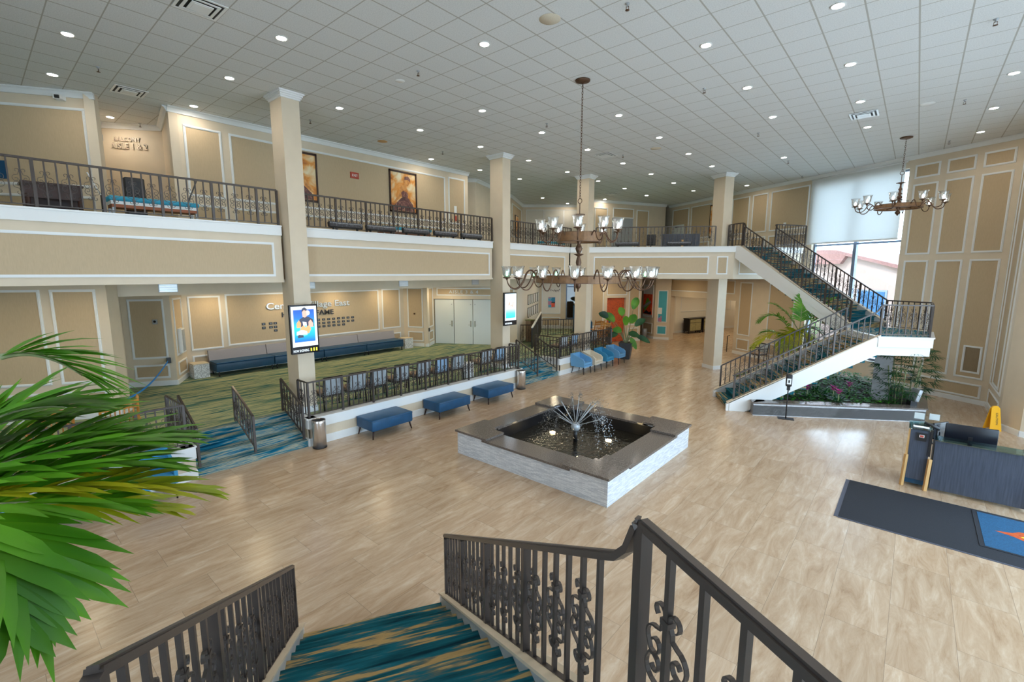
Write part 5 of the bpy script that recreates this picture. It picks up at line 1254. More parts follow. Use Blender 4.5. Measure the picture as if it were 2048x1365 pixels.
# ------------------------------------------------------------------ balcony furniture
t = thing('console_piano', 'dark mahogany upright piano with its bench, at the balcony railing on the far left', 'piano', (-12.15, .82, Z5))
MB().box(-.55, -.42, 0, .78, .0, .55).box(-.05, .0, .0, .78, .34, .55).build('case', M_['dark_wood'], t); MB().box(-.58, .02, -.03, .81, .55, .58).build('lid', M_['dark_wood'], t); MB().prism([(0, .34), (.2, .40), (.58, .40), (.78, .34), (.78, .30), (0, .30)], 0, .03, Matrix(((0, 0, 1, -.02), (1, 0, 0, 0), (0, 1, 0, 0), (0, 0, 0, 1)))).build('apron', M_['dark_wood'], t)
for a in (.04, .74):
    for b in (-.03, -.5): MB().tube([(b, a, .36), (b, a, 0)], [.045, .03], 8).build('leg', M_['dark_wood'], t)
def cbench(label, x, y, l, first=None):
    t = thing('balcony_bench', label, 'bench', (x, y, Z5))
    MB().rbox(-.22, .22, 0, l, .33, .43, .04).build('cushion', M_['cushion'], t)
    MB().box(-.2, .2, .03, l - .03, .27, .33).build('frame', M_['white'], t); MB().box(-.18, .2, .04, l - .04, .21, .27).build('lower_rail', M_['rust'], t)
    for a in (.06, l - .06):
        for b in (-.17, .17): MB().box(b - .02, b + .02, a - .02, a + .02, 0, .3).build('leg', M_['grey_metal'], t)
cbench('turquoise cushioned white bench behind the balcony railing at the left', -12.0, 1.92, 1.5); cbench('turquoise cushioned bench below the amber dancer painting', -13.0, 8.66, 1.95); cbench('turquoise cushioned bench on the balcony behind the large chandelier', -13.4, 17.6, 1.7)
t = thing('balcony_speaker', 'black upright speaker box behind the turquoise balcony bench', 'speaker', (-12.7, 2.5, Z5)); MB().rbox(-.15, .15, -.17, .17, 0, .92, .03).build('cabinet', M_['blackplastic'], t); MB().box(.15, .158, -.13, .13, .1, .85).build('grille', M_['screen_black'], t)
for x, y, lb, a in ((-13.0, 2.0, 'thin folded white easel leaning beside the piano corner', .35), (-12.4, 3.4, 'dark leaning music stand beside the turquoise bench', -.35)):
    t = thing('music_stand', lb, 'stand', (x, y, Z5)); mt = M_['white'] if a > 0 else M_['black']
    MB().bar([(0, 0, .55), (0, -a * .5, .98)], .04, .02).build('board', mt, t); MB().tube([(0, 0, 0), (0, 0, .6)], .012, 6).build('pole', M_['black'], t); MB().lathe([(.12, 0), (.1, .015), (.01, .02)], 10).build('foot', M_['black'], t)
lbar = [('nearest the first column', 6.0, .95), ('second from the first column', 7.05, .95), ('in the middle of the row of five', 8.22, 1.02), ('second from the second column', 9.36, .95), ('nearest the second column', 10.48, .95)]
LB0 = None
for lb, y, l in lbar:
    if LB0 is None:
        LB0 = thing('stage_light_bar', 'black stage light bar on the balcony ledge, ' + lb, 'stage light', (-11.21, y, 5.105), 0, 'LED light bars on the balcony ledge')
        Mt = T(0, 0, .12) @ RY(math.radians(-14))
        MB().rbox(-.05, .05, 0, .95, -.07, .07, .03, Mt).build('housing', M_['blackplastic'], LB0)
        MB().box(.05, .056, .03, .92, -.05, .05, Mt).build('lens_panel', M_['ledgrid'], LB0)
        for a in (.14, .8): MB().box(-.03, .03, a - .015, a + .015, 0, .07).build('bracket', M_['black'], LB0)
    else: dup(LB0, (-11.21, y, 5.105), 0, 'black stage light bar on the balcony ledge, ' + lb)
for s_, lb in ((1.45, 'black light bar on the rear balcony ledge, left of the grey counter'), (3.5, 'black light bar on the rear balcony ledge, in front of the grey counter')):
    p = C3 + u30 * (s_ + .44) - Vector((-.5, .866)) * .02
    dup(LB0, (p.x, p.y, 5.105), math.radians(-60), lb)
t = thing('balcony_counter', 'grey-blue counter desk with an oak edge on the rear balcony', 'desk', (-8.05, 20.6, Z5), math.radians(30)); MB().box(-.75, .75, -.3, .3, 0, .62).build('front_panel', M_['desk'], t); MB().box(.02, .1, -.34, -.3, 0, .4).build('leg', M_['lt_wood'], t); MB().box(-.8, .8, -.32, .32, .62, .65).build('top', M_['desk'], t)
t = thing('balcony_stool', 'low black chair left of the rear balcony counter', 'chair', (-9.25, 20.3, Z5), .4); MB().rbox(-.2, .2, -.2, .2, .2, .3, .03).build('seat', M_['blackplastic'], t); MB().box(-.2, .2, .17, .22, .3, .7).build('backrest', M_['blackplastic'], t); MB().lathe([(.2, 0), (.03, .04), (.03, .2)], 12).build('base', M_['black'], t)

# ------------------------------------------------------------------ reception desk and entrance side
dk = thing('reception_desk', 'grey-blue laminate reception desk with oak legs and glass top', 'desk', (.52, 11.37, 0))
MB().box(.03, 1.28, 0, .04, .06, .985).build('front_panel', M_['desk'], dk); MB().box(.03, .07, .04, .8, .06, .9).build('side_panel', M_['desk'], dk); MB().box(1.24, 1.28, .04, .8, .06, .9).build('side_panel', M_['desk'], dk)
MB().box(.03, 1.28, .3, .8, .72, .75).build('worktop', M_['desk'], dk); MB().box(.02, 1.32, -.04, .32, .995, 1.012).build('glass_top', M_['glass_top'], dk); MB().box(.1, .12, .1, .12, .9, .995).box(1.15, 1.17, .1, .12, .9, .995).build('standoff', M_['silver'], dk)
for x in (-.03, 1.29): MB().bar([(x, -.03, 0), (x + .02, -.02, .62)], .05, .05).build('leg', M_['lt_wood'], dk)
dk2 = thing('ticket_desk', 'narrow taller end unit of the reception desk with a scanner on its front', 'desk', (.17, 11.40, 0))
MB().box(0.02, .31, .0, .5, .16, 1.13).build('cabinet', M_['desk'], dk2); MB().box(.02, .31, .04, .5, .06, .16).build('plinth', M_['navy_dark'], dk2); MB().box(-.01, .33, -.04, .55, 1.15, 1.167).build('glass_top', M_['glass_top'], dk2); MB().box(.29, .31, 0, .5, 1.13, 1.15).box(.02, .04, 0, .5, 1.13, 1.15).build('standoff', M_['silver'], dk2)
MB().bar([(-.02, -.02, 0), (0, 0, .62)], .045, .05).build('leg', M_['lt_wood'], dk2); MB().bar([(.0, .02, .6), (.012, .02, 1.12)], .03, .04).build('post', M_['lt_wood'], dk2)
MB().box(.30, .335, -.03, .02, .66, 1.17).build('dark_gap_panel', M_['black'], dk2)
s_ = MB().box(.115, .255, -.025, 0, .93, 1.08).build('scanner', M_['black'], dk2); MB().box(.15, .22, -.03, -.025, 1.0, 1.05).build('scanner_bezel', M_['paper'], s_); MB().box(.158, .212, -.033, -.03, 1.005, 1.045).build('scanner_display', M_['red'], s_)
t = thing('paper_sheet', 'white sheets lying under the glass of the ticket desk end unit', 'paper', (.22, 11.45, 1.168)); MB().box(0, .23, 0, .12, 0, .003).build('sheet', M_['paper'], t)
for x, y, lb in ((.2, 11.8, 'clear acrylic sign holder with white paper, left one on the ticket desk'), (.42, 11.88, 'clear acrylic sign holder, right one on the ticket desk')):
    t = thing('sign_holder', lb, 'sign holder', (x, y, 1.168)); MB().box(0, .2, 0, .006, 0, .24).build('acrylic_sheet', M_['pane'], t); MB().box(0, .2, -.04, .05, 0, .006).build('foot', M_['pane'], t); MB().box(.02, .17, .007, .009, .08, .2).build('paper', M_['paper'], t)
def monitor(label, x, y, z, rz, w, h):
    t = thing('monitor', label, 'monitor', (x, y, z), rz); MB().rbox(-w, w, -.02, .02, .12, .12 + 2 * h, .012).build('screen_back', M_['screen_black'], t); MB().box(-w + .01, w - .01, .02, .022, .135, .105 + 2 * h).build('display', M_['navy_dark'], t)
    MB().box(-.03, .03, -.03, -.015, 0, .25).build('stand', M_['black'], t); MB().lathe([(.12, 0), (.11, .012), (.01, .015)], 16).build('stand_foot', M_['black'], t)
monitor('wide black monitor seen from behind on the reception desk', 1.05, 12.0, .755, .05, .36, .17); monitor('black monitor turned sideways at the left end of the reception desk', .62, 12.02, .755, 1.0, .2, .16)
t = thing('barcode_scanner', 'black hand-held ticket scanner on its arm beside the sideways monitor', 'scanner', (.58, 11.78, .755)); MB().tube([(0, 0, 0), (0, 0, .36)], .02, 8).build('arm', M_['black'], t); MB().tube([(.03, 0, .36), (-.2, .02, .44)], [.035, .025], 8).build('head', M_['blackplastic'], t)
t = thing('entrance_mat', 'long charcoal entrance mat in front of the reception desk', 'mat', (-.68, 10.96, 0)); MB().box(.06, 4.0, -1.84, 0, 0, .010).build('pile', M_['mat_dark'], t); MB().box(0, .06, -1.85, .0, 0, .008).box(.06, 4.0, -1.87, -1.84, 0, .008).build('rubber_edge', M_['mat_edge'], t)
t = thing('fish_mat', 'blue mat with an orange fish design lying on the charcoal mat', 'mat', (1.1, 10.9, .0105)); MB().box(.0, 2.4, -1.42, 0, 0, .006).build('border', M_['mat_dark'], t); MB().box(.06, 2.34, -1.38, -.04, .006, .008).build('field', M_['mat_blue'], t)
MB().prism([(.22, -.70), (.42, -.62), (.5, -.52), (.75, -.46), (1.0, -.55), (1.15, -.70), (.95, -.86), (.7, -.92), (.5, -.82), (.42, -.76)], .008, .0095).build('fish_body', M_['orangeart'], t); MB().prism([(.5, -.70), (.65, -.60), (.95, -.64), (1.1, -.72), (.85, -.84), (.6, -.82)], .0095, .0105).build('fish_belly', M_['yellowart'], t)
t = thing('door_mat', 'dark mat corner at the right edge of the floor', 'mat', (1.42, 7.55, 0)); MB().box(0, 1.8, -1.2, 0, 0, .01).build('pile', M_['mat_dark'], t)
t = thing('wet_floor_sign', 'yellow CAUTION wet floor sign leaning by the panelled wall corner', 'sign', (1.86, 17.05, 0), math.radians(35))
for s_, a in ((-1, .0), (1, .12)):
    Mx = T(0, .10 * s_, 0) @ RX(math.radians(-9 * s_ * -1))
    MB().prism([(-.14, 0), (-.08, .0), (-.07, .05), (.07, .05), (.08, 0), (.14, 0), (.10, .60), (.05, .66), (-.05, .66), (-.10, .60)], -.008, .008, T(0, s_ * .10, 0) @ RX(math.radians(8 * s_)) @ Matrix(((1, 0, 0, 0), (0, 0, -1, 0), (0, 1, 0, 0), (0, 0, 0, 1)))).build('panel', M_['yellow'], t)
letters('CAUTION', t, T(0, -.10, 0) @ RX(math.radians(-8)) @ T(.02, -.012, .33) @ RY(PI / 2) @ T(0, 0, -.02), size=.07, depth=.003, mat='darktext', align='CENTER')
t = thing('waiting_stool', 'blue-topped stool at the right edge behind the reception desk', 'stool', (2.55, 15.3, 0)); MB().rbox(-.25, .25, -.25, .25, .42, .52, .03).build('seat', M_['teal'], t)
for a, b in ((1, 1), (1, -1), (-1, 1), (-1, -1)): MB().tube([(a * .2, b * .2, .43), (a * .24, b * .24, 0)], .018, 6).build('leg', M_['dark_wood'], t)
t = thing('sanitizer_stand', 'black hand sanitizer dispenser on a floor stand in front of the staircase', 'dispenser', (-2.42, 14.6, 0))
MB().box(-.2, .2, -.13, .13, 0, .008).build('base_plate', M_['black'], t); MB().tube([(0, 0, 0), (0, 0, .95)], .016, 8).build('pole', M_['black'], t); MB().rbox(-.075, .075, -.06, .06, .93, 1.27, .03).build('dispenser', M_['blackplastic'], t); MB().box(-.05, .05, -.065, -.06, 1.0, 1.16).build('label_window', M_['paper'], t); MB().box(-.018, .018, -.068, -.065, 1.04, 1.12).build('level_window', M_['screen_black'], t); MB().box(-.04, .04, -.07, .0, .83, .93).build('drip_tray', M_['blackplastic'], t)
t.rotation_euler.z = .25
# cabinets of the rear hall
dh = Vector((4.9, 15.1)).normalized(); cb0 = None
for i, lb in enumerate(('gold-fronted black cabinet in the rear hall, left one of the pair', 'gold-fronted black cabinet in the rear hall, next to the fourth column')):
    p = Vector((-11.75, 31.15)) + dh * (.12 + 1.45 * i) + Vector((dh.y, -dh.x)) * .32; a = math.atan2(dh.y, dh.x)
    if cb0 is None:
        cb0 = thing('hall_cabinet', lb, 'cabinet', (p.x, p.y, 0), a, 'patterned cabinets in the rear hall'); MB().box(0, 1.3, -.2, .25, .16, .98).build('carcass', M_['black'], cb0); MB().box(-.03, 1.33, -.23, .27, .98, 1.03).build('top', M_['black'], cb0)
        for x in (.1, .66): MB().box(x, x + .54, -.215, -.2, .2, .72).build('door', M_['cabinet'], cb0)
        for x in (.1, .66): MB().box(x, x + .54, -.215, -.2, .75, .95).build('drawer', M_['cabinet'], cb0)
        for x in (.05, 1.25):
            for y in (-.15, .2): MB().box(x - .03, x + .03, y - .03, y + .03, 0, .16).build('leg', M_['black'], cb0)
    else: dup(cb0, (p.x, p.y, 0), a, lb)
t = thing('hall_bin', 'grey round bin on the hall floor below the red canvas', 'bin', (-12.55, 27.2, 0)); MB().lathe([(.15, 0), (.17, .55), (.15, .6), (.12, .6)], 18).build('body', M_['grey_metal'], t)
t = thing('wall_handrail', 'small dark handrail at the left edge of the panelled pier', 'handrail', (-6.95, 24.7, 0)); MB().tube([(0, 0, .1), (0, 0, .9), (.12, -.07, .95)], .02, 6).build('rail', M_['black'], t)
t = thing('display_kiosk', 'tall dark blue display kiosk on the upper platform before the bright window', 'kiosk', (-14.6, 22.6, PZ), .6); MB().rbox(-.2, .2, -.12, .12, .05, 1.55, .03).build('body', M_['navy_dark'], t); MB().box(-.3, .3, -.2, .2, 0, .05).build('base', M_['black'], t)
t = thing('blue_sofa', 'dark blue sofa behind the far railing below the bright window', 'sofa', (-13.55, 21.9, PZ), math.radians(-55)); MB().rbox(-.6, .6, -.3, .3, .15, .42, .04).build('seat', M_['navy'], t); MB().rbox(-.6, .6, .2, .34, .3, .8, .04).build('backrest', M_['navy'], t)
for x in (-.5, .5): MB().box(x - .03, x + .03, -.25, .25, 0, .16).build('leg', M_['black'], t)
t = thing('exhibit_box', 'small brown pedestal box at the foot of the photo display wall', 'pedestal', (-14.3, 17.95, PZ)); MB().box(-.15, .15, -.15, .15, 0, 1.05).build('body', M_['chairtan'], t); MB().box(-.18, .18, -.18, .18, 1.05, 1.1).build('cap', M_['trunk'], t)
# ------------------------------------------------------------------ plants
def leaf_blade(mb, p, d, up, L_, w, droop=.2, seg=4, fold=.18, mi=0):
    """narrow pointed blade from p along d, folded along its midrib, bending down"""
    d = Vector(d).normalized(); side = d.cross(Vector(up)); side = side.normalized() if side.length > 1e-4 else Vector((1, 0, 0)); upv = side.cross(d)
    vs = []
    for i in range(seg + 1):
        t = i / seg; c = Vector(p) + d * (L_ * t) + Vector((0, 0, -droop * L_ * t * t)); ww = w * (.35 + 1.3 * t) * (1 - t) ** .7 * 1.25 if seg > 2 else w * (1 - t)
        vs += [c - side * ww + upv * fold * ww, c, c + side * ww + upv * fold * ww]
    fs = []
    for i in range(seg):
        o = i * 3; fs += [(o, o + 1, o + 4, o + 3), (o + 1, o + 2, o + 5, o + 4)]
    mb.add(vs, fs, None, mi, True)
def frond(name, parent, base, tip, arch, leaf, n, L_, w, droop=.25, spread=55, start=.18):
    mb = MB(); b = Vector(base); t = Vector(tip); mid = (b + t) / 2 + Vector((0, 0, arch))
    pt = lambda s: b * (1 - s) ** 2 + mid * (2 * s * (1 - s)) + t * s * s
    P_ = [pt(i / 14) for i in range(15)]
    mb.tube(P_, [.014 * (L_ / .4) * (1 - .8 * i / 14) for i in range(15)], 6, mi=1)
    for i in range(n):
        s = start + (1 - start) * i / (n - 1); p = pt(s); tg = (pt(min(1, s + .02)) - pt(s - .02)).normalized()
        sd = tg.cross(Vector((0, 0, 1))); sd = sd.normalized() if sd.length > .05 else Vector((0, 1, 0))
        upv = sd.cross(tg)
        ll = L_ * (math.sin(PI * (.18 + .72 * s)) ** .8) * random.uniform(.88, 1.08)
        for q in (-1, 1):
            an = math.radians(spread * (1 - .55 * s) + random.uniform(-6, 6))
            d = tg * math.cos(an) + sd * q * math.sin(an) + upv * random.uniform(.10, .32)
            leaf_blade(mb, p, d, upv, ll, w, droop * random.uniform(.6, 1.4))
    return mb.build(name, [leaf, M_['trunk']], parent)
random.seed(11)
FP = Vector((-3.15, -.85, .4))
t = thing('areca_palm', 'large green areca palm whose fronds cover the left edge, close to the viewer', 'palm', FP)
cr = Vector((-3.05, -.42, 2.95)) - FP
for k in range(4):
    a = Vector((.12 * math.cos(k * 1.7), .12 * math.sin(k * 1.7), 0)); MB().tube([a, a * 1.2 + Vector((0, .1, 1.2)), cr + a * .5], [.035, .03, .02], 8).build('stem', M_['trunk'], t)
def fpt(x, y, dist):
    d = (fwd + r2 * ((x - 1024) / FPX) - u2 * ((y - 682.5) / FPX)).normalized() * dist
    return Vector((d.x, d.y, d.z + H0)) - FP
spec = [((0, 715), (165, 752), 3.0, .10, 'leaf', 17, .40), ((-120, 900), (130, 815), 3.05, .12, 'leaf', 18, .46), ((-140, 980), (330, 880), 3.0, .10, 'leaf', 26, .48), ((-140, 1010), (300, 935), 2.9, .12, 'leaf', 24, .46),
        ((-150, 1010), (395, 985), 2.85, .10, 'leaf_y', 24, .40), ((-150, 1010), (250, 880), 3.2, .20, 'leaf', 22, .45), ((-150, 1030), (230, 1010), 2.7, .05, 'leaf', 20, .38), ((-120, 960), (205, 820), 3.4, .1, 'leaf', 20, .45),
        ((-40, 1035), (80, 1190), 2.6, .10, 'leaf', 14, .42), ((-60, 1045), (0, 1240), 2.5, .06, 'leaf', 12, .36), ((-150, 1000), (330, 1020), 3.1, .06, 'leaf_y', 20, .36), ((-150, 1000), (60, 840), 3.3, .2, 'leaf', 18, .42), ((-140, 960), (260, 960), 3.3, .15, 'leaf', 20, .42)]
for b, e, dist, arch, lf, n, ll in spec: frond('frond', t, fpt(*b, dist), fpt(*e, dist), arch, M_[lf], int(n * .75), ll, .034, droop=.16, spread=46, start=.05)
# areca palm in the stairs' planter
random.seed(5)
AP = Vector((-2.92, 18.15, .36))
t = thing('areca_palm', 'yellow-green areca palm growing in the planter behind the lower stair flight', 'palm', AP)
for k, (dx, dy, top) in enumerate(((-.1, 0, 1.7), (.1, .1, 2.0), (.25, 0, 1.9), (-.3, .1, 1.5), (.05, -.15, 1.3))):
    MB().tube([(dx, dy, 0), (dx * 1.1, dy, top * .6), (dx * 1.3 + .05, dy, top)], [.03, .026, .018], 8).build('stem', M_['trunk'], t)
R3 = Vector((r2.x, r2.y, 0))
for i, (dx, dz0, dx1, dz1, arch, lf, dep) in enumerate([(-.1, 1.5, -1.25, 2.2, .85, 'leaf', 0), (-.1, 1.4, -1.5, 1.35, .75, 'leaf_y', -.2), (.1, 1.7, -.75, 2.75, .35, 'leaf', .3), (.2, 1.8, 1.15, 2.95, .35, 'leaf', .1), (.2, 1.7, 1.45, 2.55, .6, 'leaf', -.2), (.1, 1.8, .3, 3.1, .1, 'leaf', .3), (-.1, 1.5, -.7, 1.2, .8, 'leaf_y', -.4), (0, 1.5, .25, 1.15, .9, 'leaf_y', -.6), (.1, 1.6, .8, 1.5, .7, 'leaf', -.4), (0, 1.5, -.35, 1.35, .85, 'leaf_y', -.5), (-.2, 1.2, -.9, 1.75, .4, 'leaf', .4)]):
    dvec = Vector((-fwd.x, -fwd.y, 0)) * -dep
    frond('frond', t, R3 * dx + Vector((0, 0, dz0)), R3 * dx1 + dvec + Vector((0, 0, dz1 - .1)), arch, M_[lf], 26, .48, .030, droop=.3, spread=60, start=.2)
# planter
P1, P2 = (-3.2, 14.32), (.54, 16.76)
pl_poly = [P1, P2, (.54, 18.9), (-1.2, 20.2), (-4.3, 21.2), (-4.55, 17.3)]
pt_ = thing('stair_planter', 'low planter with white stacked-stone sides and a dark granite cap under the stairs', 'planter', (P1[0], P1[1], 0))
def ring(poly, ins, z0, z1, mat, name, par, out=0):
    n = len(poly); cx = sum(p[0] for p in poly) / n; cy = sum(p[1] for p in poly) / n; mb = MB()
    for i in range(n):
        a, b = Vector(poly[i]), Vector(poly[(i + 1) % n]); d = (b - a).normalized(); nn = Vector((-d.y, d.x))
        if nn.dot(Vector((cx, cy)) - a) < 0: nn = -nn
        q = [a - nn * out - d * out, b - nn * out + d * out, b + nn * ins - d * ins * .6, a + nn * ins + d * ins * .6]
        mb.prism([(p.x - P1[0], p.y - P1[1]) for p in q], z0, z1)
    return mb.build(name, M_[mat], par)
ring(pl_poly, .14, 0, .35, 'marble', 'planter_wall', pt_); ring(pl_poly, .34, .35, .39, 'granite', 'planter_cap', pt_, .03)
MB().prism([(p[0] - P1[0], p[1] - P1[1]) for p in pl_poly], .02, .30).build('soil', M_['soil'], pt_)
struct(MB().box(-.72, -.30, 17.35, 17.85, .30, LZ - .5).build('column', M_['pillar']))
def inpoly(p, poly):
    c = False; n = len(poly)
    for i in range(n):
        a, b = poly[i], poly[(i + 1) % n]
        if (a[1] > p[1]) != (b[1] > p[1]) and p[0] < (b[0] - a[0]) * (p[1] - a[1]) / (b[1] - a[1]) + a[0]: c = not c
    return c
random.seed(2)
iv = MB(); cx, cy = -2, 18; small = [(cx + (p[0] - cx) * .83, cy + (p[1] - cy) * .86) for p in pl_poly]
k = 0
while k < 3600:
    x, y = random.uniform(-4.5, .5), random.uniform(14.3, 21)
    if not inpoly((x, y), small): continue
    sfl = (x + 3.83) * .866 + (y - 14.33) * .5; top = .40 + .16 * (math.sin(x * 3.1) * math.sin(y * 2.7) * .5 + .5) + (.18 if y > 17.2 else 0)
    if sfl < 1.25: top = min(top, .42)
    k += 1
    z = random.uniform(.34, top); a = random.uniform(0, 2 * PI); el = random.uniform(.15, .8)
    leaf_blade(iv, (x, y, z), (math.cos(a) * math.cos(el), math.sin(a) * math.cos(el), math.sin(el)), (0, 0, 1), random.uniform(.09, .16), random.uniform(.028, .05), .5, 3, .15)
tag(iv.build('ground_ivy', M_['leaf_g']), 'dense green ivy ground cover filling the planter under the stairs', 'ivy', kind='stuff')
for i, (x, y, lb) in enumerate(((-1.25, 17.25, 'magenta bromeliad highest in the planter, below the stair soffit'), (-1.55, 16.35, 'magenta bromeliad in the middle of the planter beside a dark fern'), (-1.38, 15.95, 'magenta bromeliad lowest and nearest the granite cap'), (-2.15, 15.95, 'faded pink bromeliad at the left end of the planter ivy'))):
    t = thing('bromeliad', lb, 'plant', (x, y, .30), 0, 'pink bromeliads'); lv = MB(); br = MB()
    for j in range(16):
        a = j * 2.4; leaf_blade(lv, (0, 0, .05), (math.cos(a), math.sin(a), .9), (0, 0, 1), .42, .028, .35)
    for j in range(11):
        a = j * 2.4; leaf_blade(br, (0, 0, .30 + .012 * j), (math.cos(a), math.sin(a), .9), (0, 0, 1), .17, .028, .2, 3)
    lv.build('leaves', M_['leaf_d'], t); br.build('bracts', M_['pink'], t); MB().tube([(0, 0, 0), (0, 0, .42)], .012, 6).build('stem', M_['trunk'], t)
t = thing('fern_clump', 'dark spiky fern clump among the bromeliads under the stairs', 'plant', (-2.0, 16.75, .30)); fc = MB()
for j in range(46):
    a = j * 2.4; leaf_blade(fc, (random.uniform(-.25, .25), random.uniform(-.25, .25), 0), (math.cos(a), math.sin(a), random.uniform(.7, 2)), (0, 0, 1), random.uniform(.5, .85), .024, .4)
fc.build('leaves', M_['leaf_d'], t)
def ladypalm(label, loc, R, Ht, n, seed, fan=9, ll=.30):
    random.seed(seed); t = thing('lady_palm', label, 'palm', loc)
    for j in range(9):
        a = j * 2.4; x, y = .25 * math.cos(a), .25 * math.sin(a); MB().tube([(x, y, 0), (x * 1.5, y * 1.5, Ht * random.uniform(.6, .85))], .014, 6).build('cane', M_['trunk'], t)
    fo_ = MB()
    for j in range(n):
        a = random.uniform(0, 2 * PI); z = random.uniform(.15, 1) * Ht; r = R * math.sqrt(random.random()) * (1.15 - .5 * abs(z / Ht - .55)); c = Vector((r * math.cos(a), r * math.sin(a), z))
        out = Vector((math.cos(a), math.sin(a), random.uniform(-.1, .7))).normalized(); sd = out.cross(Vector((0, 0, 1))).normalized(); up = sd.cross(out)
        for q in range(fan):
            an = math.radians(-80 + 160 * q / (fan - 1)); leaf_blade(fo_, c, out * math.cos(an) + sd * math.sin(an), up, ll * random.uniform(.8, 1.1), .015, .35, 3)
    fo_.build('foliage', M_['leaf_d'], t); return t
ladypalm('bushy dark green lady palm under the stair landing at the right end of the planter', (-.02, 17.35, .30), .62, 1.75, 150, 8)
random.seed(9)
for x, y, lb in ((-4.15, 17.75, 'small leafy green plant in the planter behind the bottom steps'), (-3.75, 18.9, 'small leafy plant in the planter near the grey nook armchair')):
    t = thing('low_plant', lb, 'plant', (x, y, .30)); g = MB()
    for j in range(120):
        a = random.uniform(0, 2 * PI); r = .42 * math.sqrt(random.random()); leaf_blade(g, (r * math.cos(a), r * math.sin(a), random.uniform(.05, .3)), (math.cos(a), math.sin(a), random.uniform(.2, 1)), (0, 0, 1), .16, .045, .5, 3)
    g.build('leaves', M_['leaf_g'], t)
t = thing('flood_light', 'grey flood light on a black bracket at the right corner of the planter cap', 'flood light', (.22, 16.95, .39), math.radians(-60))
MB().box(-.1, .1, -.08, .08, 0, .14).build('bracket', M_['black'], t); MB().rbox(-.16, .16, -.05, .05, .13, .48, .02, RX(-.25)).build('housing', M_['grey_metal'], t)
# big potted bird of paradise
random.seed(21)
BP = (-10.15, 20.05, 0)
t = thing('bird_of_paradise', 'tall bird of paradise with big paddle leaves in a charcoal pot at the platform corner', 'potted plant', BP)
MB().prism([(-.2, -.2), (.2, -.2), (.2, .2), (-.2, .2)], 0, .02).add([(-.2, -.2, .0), (.2, -.2, .0), (.2, .2, .0), (-.2, .2, .0), (-.3, -.3, .78), (.3, -.3, .78), (.3, .3, .78), (-.3, .3, .78)], [(0, 1, 5, 4), (1, 2, 6, 5), (2, 3, 7, 6), (3, 0, 4, 7)]).build('pot', M_['pot'], t, RZ(.3)); MB().box(-.27, .27, -.27, .27, .70, .74).build('soil', M_['soil'], t, RZ(.3))
def paddle(base, tip, L_, w, mat='leaf', tw=0.0, face=None):
    mb = MB(); b, e = Vector(base), Vector(tip); mid = (b + e) / 2 + Vector((0, 0, .25)); P_ = [b * (1 - s) ** 2 + mid * 2 * s * (1 - s) + e * s * s for s in [i / 8 for i in range(9)]]
    st = MB().tube(P_, [.02 - .0012 * i for i in range(9)], 6).build('leaf_stalk', M_['trunk'], t)
    d = (P_[-1] - P_[-2]).normalized(); fv = Vector(face) if face else Vector((-fwd.x, -fwd.y, .3))
    sd = d.cross(fv).normalized(); up = sd.cross(d); vs = []; n = 8
    for i in range(n + 1):
        s = i / n; c = e + d * L_ * s + Vector((0, 0, -.25 * L_ * s * s)); ww = w * (math.sin(PI * (.06 + .9 * s)) ** .7)
        vs += [c - sd * ww + up * ww * .3, c, c + sd * ww + up * ww * .3]
    fs = [f for i in range(n) for f in ((i * 3, i * 3 + 1, i * 3 + 4, i * 3 + 3), (i * 3 + 1, i * 3 + 2, i * 3 + 5, i * 3 + 4))]
    MB().add(vs, fs, None, 0, True).build('leaf_blade', M_[mat], st)
for dx, z, dx1, z1, L_, w, m in [(.1, .75, .35, 2.35, .75, .19, 'leaf'), (0, .75, -.25, 2.05, .55, .17, 'leaf'), (-.05, .75, -.55, 1.75, -.0, .2, 'leaf'), (.05, .75, .1, 1.7, .6, .2, 'leaf'), (-.1, .75, -.2, 1.3, .55, .16, 'leaf'), (.1, .75, .55, 1.55, .7, .16, 'leaf_d'), (.05, .75, .5, 1.1, .65, .13, 'leaf_d'), (-.1, .75, -.45, 1.2, .5, .14, 'leaf_d'), (0, .75, .25, 1.2, .5, .15, 'leaf_d'), (.08, .75, .02, 1.0, .5, .13, 'leaf'), (0, .75, -.15, 1.6, .6, .16, 'leaf'), (.0, .75, -.75, 1.95, .55, .17, 'leaf_d')]:
    paddle(R3 * dx * .6 + Vector((0, 0, z)), R3 * dx1 + Vector((random.uniform(-.15, .15), random.uniform(-.15, .15), z1)), L_ if L_ > 0 else .8, w, m)
# ------------------------------------------------------------------ outside the tall window
nW = Vector((.5, .866)); tW = Vector((.866, -.5)); off = 27.5
def bpt(s, z, o=0): p = nW * (off + o) + tW * s; return (p.x, p.y, z)
bd = thing('neighbour_building', 'pale pink stucco building with a tiled roof outside the tall window', 'building', bpt(-19, -.3)); bo = Vector(bpt(-19, -.3))
def bprism(poly, d0, d1, mat, name, par):
    mb = MB(); n = len(poly); vs = [Vector(bpt(s, z, d0)) - bo for s, z in poly] + [Vector(bpt(s, z, d1)) - bo for s, z in poly]
    mb.add(vs, [tuple(range(n)), tuple(range(2 * n - 1, n - 1, -1))] + [(i, (i + 1) % n, (i + 1) % n + n, i + n) for i in range(n)]); return mb.build(name, M_[mat], par)
M_['rooftile'] = simple('terracotta_roof', (.17, .085, .075), .9, var=.25, scale=14)
bprism([(-26, -.3), (-10, -.3), (-10, 2.6), (-16.7, 4.35), (-19.1, 5.0), (-20.2, 5.15), (-26, 4.6)], 0, 4, 'brick', 'wall', bd)
bprism([(-19.4, 5.2), (-20.2, 5.42), (-21.8, 5.46), (-26, 5.2), (-26, 4.5), (-19.8, 4.6)], -.25, 4, 'rooftile', 'roof', bd)
